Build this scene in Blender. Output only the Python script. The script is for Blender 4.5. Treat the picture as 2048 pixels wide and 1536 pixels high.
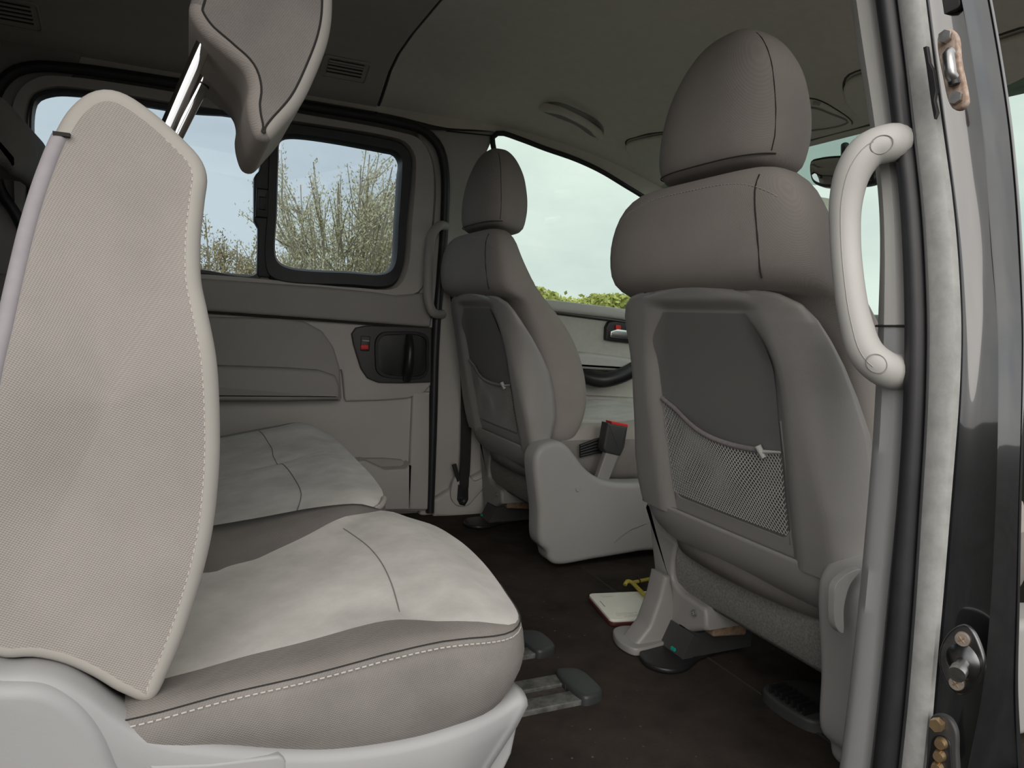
import bpy, math, random
import numpy as np
from mathutils import Matrix, Vector, noise
random.seed(7); rng = np.random.default_rng(7)
for o in list(bpy.data.objects): bpy.data.objects.remove(o)
SC = bpy.context.scene; COL = SC.collection

# ------------------------------------------------------------------ camera
F = 1430.0; H = 0.62
def _setup(v1=(375, 605), v2=(4200, 800)):
    ey = np.array([v1[0]-1024, 768-v1[1], -F]); ey /= np.linalg.norm(ey)
    ex = np.array([v2[0]-1024, 768-v2[1], -F]); ex -= ey*ex.dot(ey); ex /= np.linalg.norm(ex)
    return np.array([ex, ey, np.cross(ex, ey)])
R = _setup(); C0 = np.array([0, 0, H])
cd = bpy.data.cameras.new('camera'); cam = bpy.data.objects.new('camera', cd); COL.objects.link(cam)
M4 = Matrix.Identity(4)
for i in range(3):
    for j in range(3): M4[i][j] = R[i][j]
M4.translation = Vector(C0); cam.matrix_world = M4
cd.sensor_fit = 'HORIZONTAL'; cd.sensor_width = 36.0; cd.lens = 36.0*F/2048; cd.clip_start = 0.02; cd.clip_end = 500
SC.camera = cam

# ------------------------------------------------------------------ world, sun, exposure
SC.view_settings.view_transform = 'Standard'; SC.view_settings.look = 'None'
SC.view_settings.gamma = 1.0; SC.view_settings.use_curve_mapping = False
SC.view_settings.exposure = 0.0
w = bpy.data.worlds.new('overcast_sky'); SC.world = w; w.use_nodes = True
nt = w.node_tree; nt.nodes.clear(); N = nt.nodes.new; L = nt.links.new
out = N('ShaderNodeOutputWorld'); bg = N('ShaderNodeBackground'); tc = N('ShaderNodeTexCoord')
mp = N('ShaderNodeMapping'); mp.inputs['Scale'].default_value = (1.0, 1.0, 2.6); mp.inputs['Location'].default_value = (3.1, 1.4, .3)
nz = N('ShaderNodeTexNoise'); nz.inputs['Scale'].default_value = 2.6; nz.inputs['Detail'].default_value = 7; nz.inputs['Roughness'].default_value = .55
rp = N('ShaderNodeValToRGB')
rp.color_ramp.elements[0].position = .30; rp.color_ramp.elements[0].color = (.70, .725, .75, 1)
rp.color_ramp.elements[1].position = .66; rp.color_ramp.elements[1].color = (1.0, .985, .95, 1)
e = rp.color_ramp.elements.new(.48); e.color = (.88, .875, .86, 1)
L(tc.outputs['Generated'], mp.inputs['Vector']); L(mp.outputs['Vector'], nz.inputs['Vector'])
L(nz.outputs['Fac'], rp.inputs['Fac']); L(rp.outputs['Color'], bg.inputs['Color'])
bg.inputs['Strength'].default_value = 1.25
L(bg.outputs['Background'], out.inputs['Surface'])
sl = bpy.data.lights.new('veiled_sun', 'SUN'); sl.energy = 1.7; sl.angle = math.radians(60); sl.color = (1, .94, .87)
so = bpy.data.objects.new('veiled_sun', sl); COL.objects.link(so)
so.rotation_euler = Vector((.28, .80, -.53)).to_track_quat('-Z', 'Y').to_euler()

# ------------------------------------------------------------------ pixel -> place
def ray(px, py): return R @ np.array([(px-1024)/F, (768-py)/F, -1.])
def PZ(px, py, z): d = ray(px, py); return C0 + (z-H)/d[2]*d
def PY(px, py, y): d = ray(px, py); return C0 + y/d[1]*d
def PX(px, py, x): d = ray(px, py); return C0 + x/d[0]*d
def wall_y(z): return 2.08 - .13*max(0., z-.72)
def W(px, py, off=0.):
    y = 2.08
    for _ in range(6):
        p = PY(px, py, y-off); y = wall_y(p[2])
    return PY(px, py, y-off)
def sstep(a, b, x):
    t = min(1., max(0., (x-a)/(b-a))); return t*t*(3-2*t)
def roof_z(x, y):
    zc = 1.285 - .05*sstep(.85, 1.2, x) - .125*sstep(1.05, 1.55, x)
    a = abs(y-1.33); k = 1 - .6*sstep(.85, 1.45, x)
    return zc - k*np.interp(a, [0, .38, .5, .58, .667, .75, .85], [0, 0, .008, .028, .074, .11, .15])
def RS(px, py, off=0.):
    d = ray(px, py); lo, hi = .2, 4.0
    g = lambda t: (C0+t*d)[2] - (roof_z((C0+t*d)[0], (C0+t*d)[1])-off)
    for t in np.linspace(.2, 4, 400):
        if g(t) > 0: hi = t; break
        lo = t
    for _ in range(30):
        m = (lo+hi)/2
        if g(m) > 0: hi = m
        else: lo = m
    return C0 + lo*d

# ------------------------------------------------------------------ materials
def mat(name, col, rough=.6, metal=0., spec=.5, noise_amt=0., noise_scale=8., bump=0., bump_scale=400., weave=0., weave_k=900., coat=0., col2=None, sheen=0.):
    m = bpy.data.materials.new(name); m.use_nodes = True
    nt = m.node_tree; b = nt.nodes['Principled BSDF']; N = nt.nodes.new; L = nt.links.new
    b.inputs['Base Color'].default_value = (*col, 1); b.inputs['Roughness'].default_value = rough
    b.inputs['Metallic'].default_value = metal; b.inputs['Specular IOR Level'].default_value = spec
    if coat: b.inputs['Coat Weight'].default_value = coat; b.inputs['Coat Roughness'].default_value = .03; b.inputs['Coat IOR'].default_value = 1.8
    if sheen: b.inputs['Sheen Weight'].default_value = sheen; b.inputs['Sheen Roughness'].default_value = .5
    tc = N('ShaderNodeTexCoord'); csock = None; hsock = None
    if noise_amt or col2:
        n = N('ShaderNodeTexNoise'); n.inputs['Scale'].default_value = noise_scale; n.inputs['Detail'].default_value = 6; n.inputs['Roughness'].default_value = .6
        L(tc.outputs['Object'], n.inputs['Vector'])
        mx = N('ShaderNodeMix'); mx.data_type = 'RGBA'
        c2 = col2 or tuple(min(1, c*(1+noise_amt)) for c in col); c1 = col if col2 else tuple(c*(1-noise_amt) for c in col)
        mx.inputs['A'].default_value = (*c1, 1); mx.inputs['B'].default_value = (*c2, 1)
        mr = N('ShaderNodeMapRange'); mr.inputs['From Min'].default_value = .33; mr.inputs['From Max'].default_value = .67
        L(n.outputs['Fac'], mr.inputs['Value']); L(mr.outputs['Result'], mx.inputs['Factor']); csock = mx.outputs['Result']
    if weave:
        sp = N('ShaderNodeSeparateXYZ'); L(tc.outputs['Object'], sp.inputs[0])
        def mth(op, a, bv):
            q = N('ShaderNodeMath'); q.operation = op
            for i, s in enumerate((a, bv)):
                if s is None: continue
                if isinstance(s, (int, float)): q.inputs[i].default_value = s
                else: L(s, q.inputs[i])
            return q.outputs[0]
        u = mth('ADD', sp.outputs['X'], mth('MULTIPLY', sp.outputs['Y'], .93))
        v = mth('ADD', sp.outputs['Z'], mth('MULTIPLY', sp.outputs['Y'], .31))
        s1 = mth('SINE', mth('MULTIPLY', mth('ADD', u, mth('MULTIPLY', v, .35)), weave_k), None)
        s2 = mth('SINE', mth('MULTIPLY', mth('SUBTRACT', v, mth('MULTIPLY', u, .2)), weave_k*1.15), None)
        pr = mth('MULTIPLY', s1, s2); hsock = pr
        mr = N('ShaderNodeMapRange'); mr.inputs['From Min'].default_value = -1; mr.inputs['From Max'].default_value = 1
        mr.inputs['To Min'].default_value = 1-weave; mr.inputs['To Max'].default_value = 1+weave; L(pr, mr.inputs['Value'])
        mm = N('ShaderNodeMix'); mm.data_type = 'RGBA'; mm.blend_type = 'MULTIPLY'; mm.inputs['Factor'].default_value = 1
        if csock: L(csock, mm.inputs['A'])
        else: mm.inputs['A'].default_value = (*col, 1)
        L(mr.outputs['Result'], mm.inputs['B']); csock = mm.outputs['Result']
    if csock: L(csock, b.inputs['Base Color'])
    if bump:
        bp = N('ShaderNodeBump'); bp.inputs['Strength'].default_value = bump; bp.inputs['Distance'].default_value = .001
        if hsock is None:
            n2 = N('ShaderNodeTexNoise'); n2.inputs['Scale'].default_value = bump_scale; n2.inputs['Detail'].default_value = 3
            L(tc.outputs['Object'], n2.inputs['Vector']); hsock = n2.outputs['Fac']
        L(hsock, bp.inputs['Height']); L(bp.outputs['Normal'], b.inputs['Normal'])
    return m
M = {}
M['weave'] = mat('woven_grey_fabric', (.35, .322, .303), .92, spec=.2, noise_amt=.07, noise_scale=9, weave=.12, weave_k=2100, bump=.35)
M['weave_dark'] = mat('woven_dark_grey_fabric', (.31, .283, .263), .93, spec=.2, noise_amt=.05, noise_scale=9, weave=.08, weave_k=2100, bump=.12)
M['weave_side'] = mat('woven_taupe_fabric', (.235, .218, .205), .93, spec=.2, noise_amt=.10, noise_scale=14, weave=.12, weave_k=2100, bump=.3)
M['weave_strip'] = mat('woven_strip_fabric', (.215, .197, .183), .93, spec=.2, noise_amt=.08, noise_scale=14, weave=.12, weave_k=2100, bump=.3)
M['suede'] = mat('light_grey_suede', (.53, .512, .482), .95, spec=.15, noise_amt=.17, noise_scale=11, bump=.25, bump_scale=260, sheen=.15)
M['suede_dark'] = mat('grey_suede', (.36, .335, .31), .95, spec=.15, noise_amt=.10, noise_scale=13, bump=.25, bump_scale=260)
M['suede_line'] = mat('suede_seam_shadow', (.20, .195, .185), .95)
M['edge'] = mat('pale_seat_piping', (.42, .40, .37), .9, spec=.2, noise_amt=.05)
M['zip'] = mat('lilac_zip_tape', (.36, .335, .36), .85, noise_amt=.05, noise_scale=60)
M['thread'] = mat('pale_thread', (.52, .49, .46), .9)
M['seam'] = mat('dark_seam', (.03, .028, .026), .95)
M['pl_light'] = mat('light_grey_plastic', (.36, .36, .365), .42, bump=.12, bump_scale=900, noise_amt=.02)
M['pl_mid'] = mat('mid_grey_plastic', (.37, .36, .35), .5, bump=.15, bump_scale=900, noise_amt=.02)
M['pl_seat'] = mat('seat_shell_plastic', (.29, .278, .267), .42, bump=.18, bump_scale=800, noise_amt=.02)
M['pl_back'] = mat('dark_panel_plastic', (.17, .165, .16), .6, bump=.2, bump_scale=800)
M['pl_door'] = mat('door_trim_plastic', (.47, .45, .42), .55, bump=.15, bump_scale=700, noise_amt=.03)
M['pl_door_dark'] = mat('door_trim_darker_plastic', (.34, .325, .305), .6, bump=.15, bump_scale=700, noise_amt=.03)
M['pl_pillar'] = mat('pale_pillar_plastic', (.50, .49, .47), .5, bump=.12, bump_scale=900, noise_amt=.02)
M['pl_black'] = mat('black_plastic', (.016, .016, .017), .38, noise_amt=.1)
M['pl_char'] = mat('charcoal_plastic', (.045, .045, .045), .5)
M['rubber'] = mat('black_rubber', (.022, .022, .025), .45, noise_amt=.15, noise_scale=30)
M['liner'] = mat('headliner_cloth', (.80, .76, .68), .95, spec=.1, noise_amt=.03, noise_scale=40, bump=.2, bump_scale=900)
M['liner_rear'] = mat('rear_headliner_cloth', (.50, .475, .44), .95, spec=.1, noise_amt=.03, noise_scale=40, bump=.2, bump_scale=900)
M['roll'] = mat('grey_felt', (.24, .235, .22), 1., spec=.1, noise_amt=.25, noise_scale=260, bump=.9, bump_scale=500)
M['chrome'] = mat('chrome', (.82, .82, .82), .08, metal=1.)
M['steel'] = mat('steel', (.42, .42, .42), .32, metal=1., noise_amt=.2, noise_scale=120)
M['steel_dark'] = mat('dark_steel', (.16, .16, .165), .28, metal=1., noise_amt=.25, noise_scale=60)
M['screwmetal'] = mat('aged_screw', (.52, .44, .38), .4, metal=.7, noise_amt=.2, noise_scale=150)
M['mirror'] = mat('mirror_glass', (.8, .8, .8), .03, metal=1.)
M['brass'] = mat('brass_contact', (.72, .52, .30), .3, metal=.9, noise_amt=.2, noise_scale=80)
M['rust'] = mat('rusty_primer', (.30, .19, .13), .85, col2=(.58, .47, .40), noise_scale=140, bump=.4, bump_scale=300)
M['rust2'] = mat('rusty_bracket', (.14, .085, .05), .8, col2=(.28, .20, .13), noise_scale=70)
M['strap'] = mat('black_webbing', (.022, .021, .02), .8, bump=.4, bump_scale=700)
M['red'] = mat('red_marker', (.75, .03, .03), .4)
M['teal'] = mat('teal_dot', (.0, .35, .26), .5)
M['card'] = mat('cream_card', (.84, .83, .74), .6, noise_amt=.03, noise_scale=30)
M['maroon'] = mat('maroon_cover', (.09, .022, .02), .5)
M['cord'] = mat('yellow_cord', (.46, .38, .06), .9, noise_amt=.3, noise_scale=300, bump=.8, bump_scale=500)
M['ink'] = mat('grey_ink', (.38, .38, .36), .8)
M['flange'] = mat('grey_sealed_flange', (.42, .42, .405), .4, noise_amt=.12, noise_scale=60, bump=.3, bump_scale=150)
M['paint'] = mat('black_paint', (.010, .010, .012), .16, spec=.6, coat=.9, noise_amt=.2, noise_scale=30)
M['door2'] = mat('green_grey_door_cloth', (.50, .50, .45), .9, noise_amt=.05, noise_scale=60)
M['bark'] = mat('bark', (.40, .34, .24), .95, noise_amt=.3, noise_scale=20)
M['grey'] = mat('old_asphalt', (.20, .20, .19), .95, noise_amt=.3, noise_scale=30)
M['white'] = mat('white_car_paint', (.75, .76, .76), .25, coat=.6)
def leafmat(name, c1, c2):
    return mat(name, c1, .8, col2=c2, noise_scale=1.5)
M['leaf_w'] = leafmat('willow_leaf', (.58, .53, .30), (.74, .69, .45))
M['leaf_o'] = leafmat('ochre_leaf', (.36, .28, .11), (.52, .42, .20))
M['leaf_h'] = leafmat('hedge_leaf', (.34, .36, .08), (.62, .62, .22))
# carpet with crumbs
m = mat('black_carpet', (.032, .027, .024), 1., spec=.05, col2=(.062, .050, .042), noise_scale=9, bump=1., bump_scale=600); M['carpet'] = m
nt = m.node_tree; b = nt.nodes['Principled BSDF']; lk = [l for l in nt.links if l.to_socket == b.inputs['Base Color']][0]; src = lk.from_socket
tcn = nt.nodes.new('ShaderNodeTexCoord'); vo = nt.nodes.new('ShaderNodeTexVoronoi'); vo.inputs['Scale'].default_value = 42; nt.links.new(tcn.outputs['Object'], vo.inputs['Vector'])
cr = nt.nodes.new('ShaderNodeMapRange'); cr.inputs['From Min'].default_value = .045; cr.inputs['From Max'].default_value = .09; cr.inputs['To Min'].default_value = .8; cr.inputs['To Max'].default_value = 0
nt.links.new(vo.outputs['Distance'], cr.inputs['Value'])
n3 = nt.nodes.new('ShaderNodeTexNoise'); n3.inputs['Scale'].default_value = 5; nt.links.new(tcn.outputs['Object'], n3.inputs['Vector'])
c3 = nt.nodes.new('ShaderNodeMapRange'); c3.inputs['From Min'].default_value = .47; c3.inputs['From Max'].default_value = .7; nt.links.new(n3.outputs['Fac'], c3.inputs['Value'])
mu = nt.nodes.new('ShaderNodeMath'); mu.operation = 'MULTIPLY'; nt.links.new(cr.outputs['Result'], mu.inputs[0]); nt.links.new(c3.outputs['Result'], mu.inputs[1])
mx = nt.nodes.new('ShaderNodeMix'); mx.data_type = 'RGBA'; mx.inputs['B'].default_value = (.30, .23, .16, 1)
nt.links.new(src, mx.inputs['A']); nt.links.new(mu.outputs[0], mx.inputs['Factor']); nt.links.new(mx.outputs['Result'], b.inputs['Base Color'])
def glassmat(name, col, f=.06):
    m = bpy.data.materials.new(name); m.use_nodes = True; nt = m.node_tree; nt.nodes.clear()
    o = nt.nodes.new('ShaderNodeOutputMaterial'); t = nt.nodes.new('ShaderNodeBsdfTransparent'); g = nt.nodes.new('ShaderNodeBsdfGlossy'); x = nt.nodes.new('ShaderNodeMixShader')
    t.inputs['Color'].default_value = (*col, 1); g.inputs['Roughness'].default_value = .02; x.inputs['Fac'].default_value = f
    nt.links.new(t.outputs[0], x.inputs[1]); nt.links.new(g.outputs[0], x.inputs[2]); nt.links.new(x.outputs[0], o.inputs['Surface']); return m
M['glass_tint'] = glassmat('tinted_glass', (.68, .75, .80), .04)
M['glass'] = glassmat('clear_glass', (.80, .875, .84), .03)
M['glass_band'] = glassmat('dotted_shade_band', (.42, .50, .48), .05)
M['asphalt'] = mat('dark_asphalt', (.05, .05, .045), 1., spec=.1, noise_amt=.4, noise_scale=1.2)  # dark grey asphalt, toned down for its reflection in the black jamb

# ------------------------------------------------------------------ mesh helpers
ORG = {}
def setp(o, label=None, cat=None, group=None, kind=None):
    if label: o['label'] = label
    if cat: o['category'] = cat
    if group: o['group'] = group
    if kind: o['kind'] = kind
    return o
def empty(name, loc, label=None, cat=None, group=None, kind=None):
    o = bpy.data.objects.new(name, None); COL.objects.link(o); o.location = loc; o.empty_display_size = .05
    ORG[o.name] = np.array(loc, float); return setp(o, label, cat, group, kind)
def mesh(name, V, Fs, m, parent=None, smooth=True, fm=None, sub=0, sharp=None):
    V = np.asarray(V, float)
    if parent is not None: org = ORG[parent.name]
    else:
        org = np.array([(V[:, 0].min()+V[:, 0].max())/2, (V[:, 1].min()+V[:, 1].max())/2, V[:, 2].min()])
    me = bpy.data.meshes.new(name); me.from_pydata((V-org).tolist(), [], [list(map(int, f)) for f in Fs])
    ms = m if isinstance(m, (list, tuple)) else [m]
    for q in ms: me.materials.append(M[q] if isinstance(q, str) else q)
    if fm is not None: me.polygons.foreach_set('material_index', list(map(int, fm)))
    import bmesh
    bm = bmesh.new(); bm.from_mesh(me); bmesh.ops.recalc_face_normals(bm, faces=bm.faces); bm.to_mesh(me); bm.free()
    me.polygons.foreach_set('use_smooth', [smooth]*len(me.polygons))
    if smooth: me.set_sharp_from_angle(angle=math.radians(sharp if sharp else 50))
    o = bpy.data.objects.new(name, me); COL.objects.link(o)
    if parent is not None: o.parent = parent
    else: o.location = org
    ORG[o.name] = org
    if sub:
        s = o.modifiers.new('subdivision', 'SUBSURF'); s.levels = s.render_levels = sub
    return o
def cr_spline(P, n, closed=True):
    P = np.asarray(P, float); k = len(P); res = []
    segs = k if closed else k-1
    for i in range(segs):
        if closed: p0, p1, p2, p3 = P[(i-1) % k], P[i], P[(i+1) % k], P[(i+2) % k]
        else: p0, p1, p2, p3 = P[max(i-1, 0)], P[i], P[i+1], P[min(i+2, k-1)]
        d = lambda a, b: max(np.linalg.norm(a-b)**.5, 1e-6)
        t0 = 0; t1 = t0+d(p0, p1); t2 = t1+d(p1, p2); t3 = t2+d(p2, p3)
        for t in np.linspace(t1, t2, 12, endpoint=False):
            A1 = (t1-t)/(t1-t0)*p0+(t-t0)/(t1-t0)*p1; A2 = (t2-t)/(t2-t1)*p1+(t-t1)/(t2-t1)*p2; A3 = (t3-t)/(t3-t2)*p2+(t-t2)/(t3-t2)*p3
            B1 = (t2-t)/(t2-t0)*A1+(t-t0)/(t2-t0)*A2; B2 = (t3-t)/(t3-t1)*A2+(t-t1)/(t3-t1)*A3
            res.append((t2-t)/(t2-t1)*B1+(t-t1)/(t2-t1)*B2)
    if not closed: res.append(P[-1])
    res = np.array(res); q = np.vstack([res, res[:1]]) if closed else res
    s = np.r_[0, np.cumsum(np.linalg.norm(np.diff(q, axis=0), axis=1))]
    tt = np.linspace(0, s[-1], n+1)[:-1] if closed else np.linspace(0, s[-1], n)
    return np.array([[np.interp(t, s, q[:, c]) for c in range(q.shape[1])] for t in tt])
def lin_resample(P, n, closed=False):
    P = np.asarray(P, float); q = np.vstack([P, P[:1]]) if closed else P
    s = np.r_[0, np.cumsum(np.linalg.norm(np.diff(q, axis=0), axis=1))]
    tt = np.linspace(0, s[-1], n+1)[:-1] if closed else np.linspace(0, s[-1], n)
    return np.array([[np.interp(t, s, q[:, c]) for c in range(q.shape[1])] for t in tt])
def rings_faces(nr, n, closed=True, off=0):
    Fs = []
    for r in range(nr-1):
        for i in range(n if closed else n-1):
            j = (i+1) % n; Fs.append((off+r*n+i, off+r*n+j, off+(r+1)*n+j, off+(r+1)*n+i))
    return Fs
def loft(name, rings, m, parent=None, cap=(True, True), sub=0, fm=None, sharp=None):
    n = len(rings[0]); V = np.vstack(rings); Fs = rings_faces(len(rings), n)
    if cap[0]: Fs.append(list(range(n))[::-1])
    if cap[1]: b = (len(rings)-1)*n; Fs.append([b+i for i in range(n)])
    return mesh(name, V, Fs, m, parent, sub=sub, sharp=sharp)
def smooth_rings(rg, m):
    A = np.array(rg); k, n, _ = A.shape
    return list(cr_spline(A.reshape(k, -1), m, False).reshape(m, n, 3))
def inset(P, d, nrm):
    """shift a closed loop inward by d in the plane whose normal is nrm"""
    n = len(P); nrm = nrm/np.linalg.norm(nrm); c = P.mean(0)
    T = np.roll(P, -1, 0)-np.roll(P, 1, 0); T /= np.maximum(np.linalg.norm(T, axis=1, keepdims=True), 1e-9)
    I = np.cross(nrm, T)
    A = sum(np.dot(np.cross(P[i]-c, P[(i+1) % n]-c), nrm) for i in range(n))
    if A < 0: I = -I
    Tn = np.roll(T, -1, 0); cr_ = np.einsum('ij,ij->i', np.cross(np.roll(T, 1, 0), Tn), np.tile(nrm, (n, 1)))*(1 if A > 0 else -1)
    ln_ = np.linalg.norm(np.roll(P, -1, 0)-np.roll(P, 1, 0), axis=1); kap = np.maximum(cr_, 0)/np.maximum(ln_, 1e-9)
    wgt = np.minimum(1, 1/np.maximum(abs(d)*kap*1.5, 1e-6)) if d > .004 else np.ones(n)
    for _ in range(4): wgt = np.minimum(wgt, (np.roll(wgt, 1)+2*wgt+np.roll(wgt, -1))/4)
    return P+I*d*wgt[:, None]
def extrude_soft(name, P, dv, r, m, parent=None, nr=4, puff=0., back_round=True, sharp=None, rings_in=0, edge=None):
    """closed loop P pushed along dv (a vector from the front face to the back face), edges rounded by r; front face puffed toward -dv"""
    P = np.asarray(P, float); dv = np.asarray(dv, float); D = np.linalg.norm(dv); u = dv/D; rings = []
    for k in range(nr+1):
        a = math.pi/2*k/nr; rings.append(inset(P, r*(1-math.sin(a)), u)+u*r*(1-math.cos(a)))
    if back_round:
        for k in range(nr+1):
            a = math.pi/2*k/nr; rings.append(inset(P, r*(1-math.cos(a)), u)+u*(D-r*(1-math.sin(a))))
    else: rings.append(P+dv)
    pre = []
    if rings_in:
        f0 = rings[0]; c = f0.mean(0)
        for s in np.linspace(0.02, 1, rings_in+1)[:-1]:
            pre.append(c+(f0-c)*s-u*puff*(1-s**2.2))
    allr = pre+rings; n = len(P); V = np.vstack(allr); Fs = rings_faces(len(allr), n)
    Fs.append(list(range(n))[::-1]); b = (len(allr)-1)*n; Fs.append([b+i for i in range(n)])
    fm = None
    if edge is not None:   # second material on the rounded rim
        fm = [0]*len(Fs)
        for ri in range(len(pre), len(pre)+nr+1):
            for i in range(n):
                fm[ri*n+i] = int(edge(i/n))
    return mesh(name, V, Fs, m, parent, fm=fm, sharp=sharp)
def tube(name, path, rad, m, parent=None, n=10, caps=True, flat=1., up=(0, 0, 1), smooth_n=0, build=True):
    P = np.asarray(path, float)
    if smooth_n: P = cr_spline(P, smooth_n, closed=False)
    k = len(P); rad = np.interp(np.linspace(0, 1, k), np.linspace(0, 1, len(rad)), rad) if hasattr(rad, '__len__') else np.full(k, rad)
    T = np.gradient(P, axis=0); T /= np.linalg.norm(T, axis=1, keepdims=True); up = np.array(up, float)
    rings = []; A = None
    for i in range(k):
        if A is None:
            A = up if abs(np.dot(up, T[i])) < .95 else np.array([1., .2, 0])
        A = A-T[i]*np.dot(A, T[i]); A /= np.linalg.norm(A); B = np.cross(T[i], A)
        th = np.linspace(0, 2*math.pi, n, endpoint=False)
        rings.append(P[i]+np.outer(np.cos(th)*rad[i], A)+np.outer(np.sin(th)*rad[i]*flat, B))
    if not build: return rings
    return loft(name, rings, m, parent, cap=(caps, caps))
def join_parts(lst):
    V = []; Fs = []; off = 0
    for v, f in lst:
        V.append(np.asarray(v)); Fs += [[i+off for i in q] for q in f]; off += len(v)
    return np.vstack(V), Fs
def box_vf(c, s, rot=None):
    c = np.array(c, float); s = np.array(s, float)/2
    v = np.array([[x, y, z] for x in (-1, 1) for y in (-1, 1) for z in (-1, 1)], float)*s
    if rot is not None: v = v@np.array(rot).T
    return v+c, [(0, 1, 3, 2), (4, 6, 7, 5), (0, 4, 5, 1), (2, 3, 7, 6), (0, 2, 6, 4), (1, 5, 7, 3)]
def cyl_vf(p0, p1, r0, r1=None, n=12):
    r = tube('x', [p0, p1], [r0, r0 if r1 is None else r1], None, n=n, build=False)
    V = np.vstack(r); Fs = rings_faces(2, n)+[list(range(n))[::-1], [n+i for i in range(n)]]
    return V, Fs
def stitches(name, path, m, parent, length=.006, gap=.004, r=.0007, off=None):
    P = np.asarray(path, float); s = np.r_[0, np.cumsum(np.linalg.norm(np.diff(P, axis=0), axis=1))]
    at = lambda t: np.array([np.interp(t, s, P[:, c]) for c in range(3)])
    lst = []; t = 0
    while t+length < s[-1]:
        lst.append(cyl_vf(at(t), at(t+length), r, n=5)); t += length+gap
    V, Fs = join_parts(lst); return mesh(name, V, Fs, m, parent)
def se_ring(cx, cy, z, hx, hy, n=40, p=3.5):
    th = np.linspace(0, 2*math.pi, n, endpoint=False); c, s = np.cos(th), np.sin(th)
    return np.c_[cx+hx*np.sign(c)*abs(c)**(2/p), cy+hy*np.sign(s)*abs(s)**(2/p), np.full(n, z)]
def prism_px(name, pts, fn, val, dv, r, m, parent=None, n=60, spline=False, **k):
    P = np.array([fn(a, b, val) for a, b in pts]); P = cr_spline(P, n) if spline else lin_resample(P, n, True)
    return extrude_soft(name, P, dv, r, m, parent, **k)
def wall_plate(name, pts, off, th, m, parent, r=.004, n=80, spline=True, **k):
    P = np.array([W(a, b, off) for a, b in pts]); P = cr_spline(P, n) if spline else lin_resample(P, n, True)
    return extrude_soft(name, P, (0, th, 0), r, m, parent, back_round=False, **k)
def ring_panel(name, outer, inner, off, th, m, parent, n=120, innerdepth=0.):
    """frame between two loops on the far wall, with real thickness"""
    A = np.array([W(a, b, off) for a, b in cr_spline(outer, n)]); B = np.array([W(a, b, off-innerdepth) for a, b in cr_spline(inner, n)])
    # line up start points
    k = np.argmin(np.linalg.norm(B-A[0], axis=1)); B = np.roll(B, -k, 0)
    if np.linalg.norm(B[n//4]-A[n//4]) > np.linalg.norm(B[-n//4]-A[n//4]): B = np.roll(B[::-1], 1, 0)
    d = np.array([0, th, 0]); mid1 = A*.85+B*.15; mid2 = A*.15+B*.85
    rings = [A+d, A+d*.3, mid1-[0, .003, 0], mid2-[0, .003, 0], B+d*.3, B+d, A+d]
    V = np.vstack(rings[:-1]); Fs = rings_faces(6, n)
    Fs += [(5*n+i, 5*n+(i+1) % n, (i+1) % n, i) for i in range(n)]
    return mesh(name, V, Fs, m, parent)
def rr(x0, y0, x1, y1, r, n=5, skew=0):
    """rounded rectangle in pixels"""
    pts = []
    for cx, cy, a0 in ((x1-r, y0+r, -90), (x1-r, y1-r, 0), (x0+r, y1-r, 90), (x0+r, y0+r, 180)):
        for k in range(n):
            a = math.radians(a0+90*k/(n-1)); pts.append((cx+r*math.cos(a), cy+r*math.sin(a)+skew*(cx+r*math.cos(a)-x0)))
    return pts

# ================================================================== STRUCTURE
# ---- ground outside
gx = np.linspace(-60, 60, 25); gy = np.linspace(-60, 90, 31)
V = [(x, y, -.55+.15*noise.noise(Vector((x*.05, y*.05, 0)))) for x in gx for y in gy]
gnd = mesh('ground', V, rings_faces(25, 31, closed=False), 'asphalt'); setp(gnd, 'dark grey asphalt ground around the van', None, None, 'structure')
# ---- floor
V, Fs = box_vf((.05, 1.29, -.03), (4.0, 1.68, .06)); floor = mesh('floor', V, Fs, 'carpet', smooth=False)
setp(floor, 'black carpeted van floor with crumbs', None, None, 'structure')
tube('carpet_seam', [(.921, 1.53, -.001), (.905, 1.1, -.001), (.902, .62, -.001)], .003, 'seam', floor, n=6)
# ---- ceiling
ceil = empty('ceiling', (0, 1.33, 1.29), 'grey cloth headliner of the van', None, None, 'structure')
def liner(name, xs, ys, dz, m):
    top = [(x, y, roof_z(x, y)-dz) for x in xs for y in ys]; bot = [(x, y, roof_z(x, y)+.05) for x in xs for y in ys]
    n = len(ys); k = len(xs); f1 = rings_faces(k, n, closed=False); f2 = [tuple(i+k*n for i in f[::-1]) for f in f1]; f3 = []
    edge = [i for i in range(n)]+[r*n+n-1 for r in range(1, k)]+[(k-1)*n+i for i in range(n-2, -1, -1)]+[r*n for r in range(k-2, 0, -1)]
    for a, b in zip(edge, edge[1:]+edge[:1]): f3.append((a, b, b+k*n, a+k*n))
    return mesh(name, top+bot, f1+f2+f3, m, ceil, sharp=60)
ys = np.linspace(.5, 2.05, 56)
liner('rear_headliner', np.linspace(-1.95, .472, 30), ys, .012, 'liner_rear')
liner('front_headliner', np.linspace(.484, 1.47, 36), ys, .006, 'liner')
tube('headliner_seam', [(.478, y, roof_z(.478, y)-.004) for y in np.r_[ys[4:], 2.075]], .0045, 'rubber', ceil, n=6)
tube('windscreen_header_trim', [(1.47, y, roof_z(1.47, y)+.005) for y in np.linspace(.5, 2.1, 30)], .018, 'liner', ceil, n=10)
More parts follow.
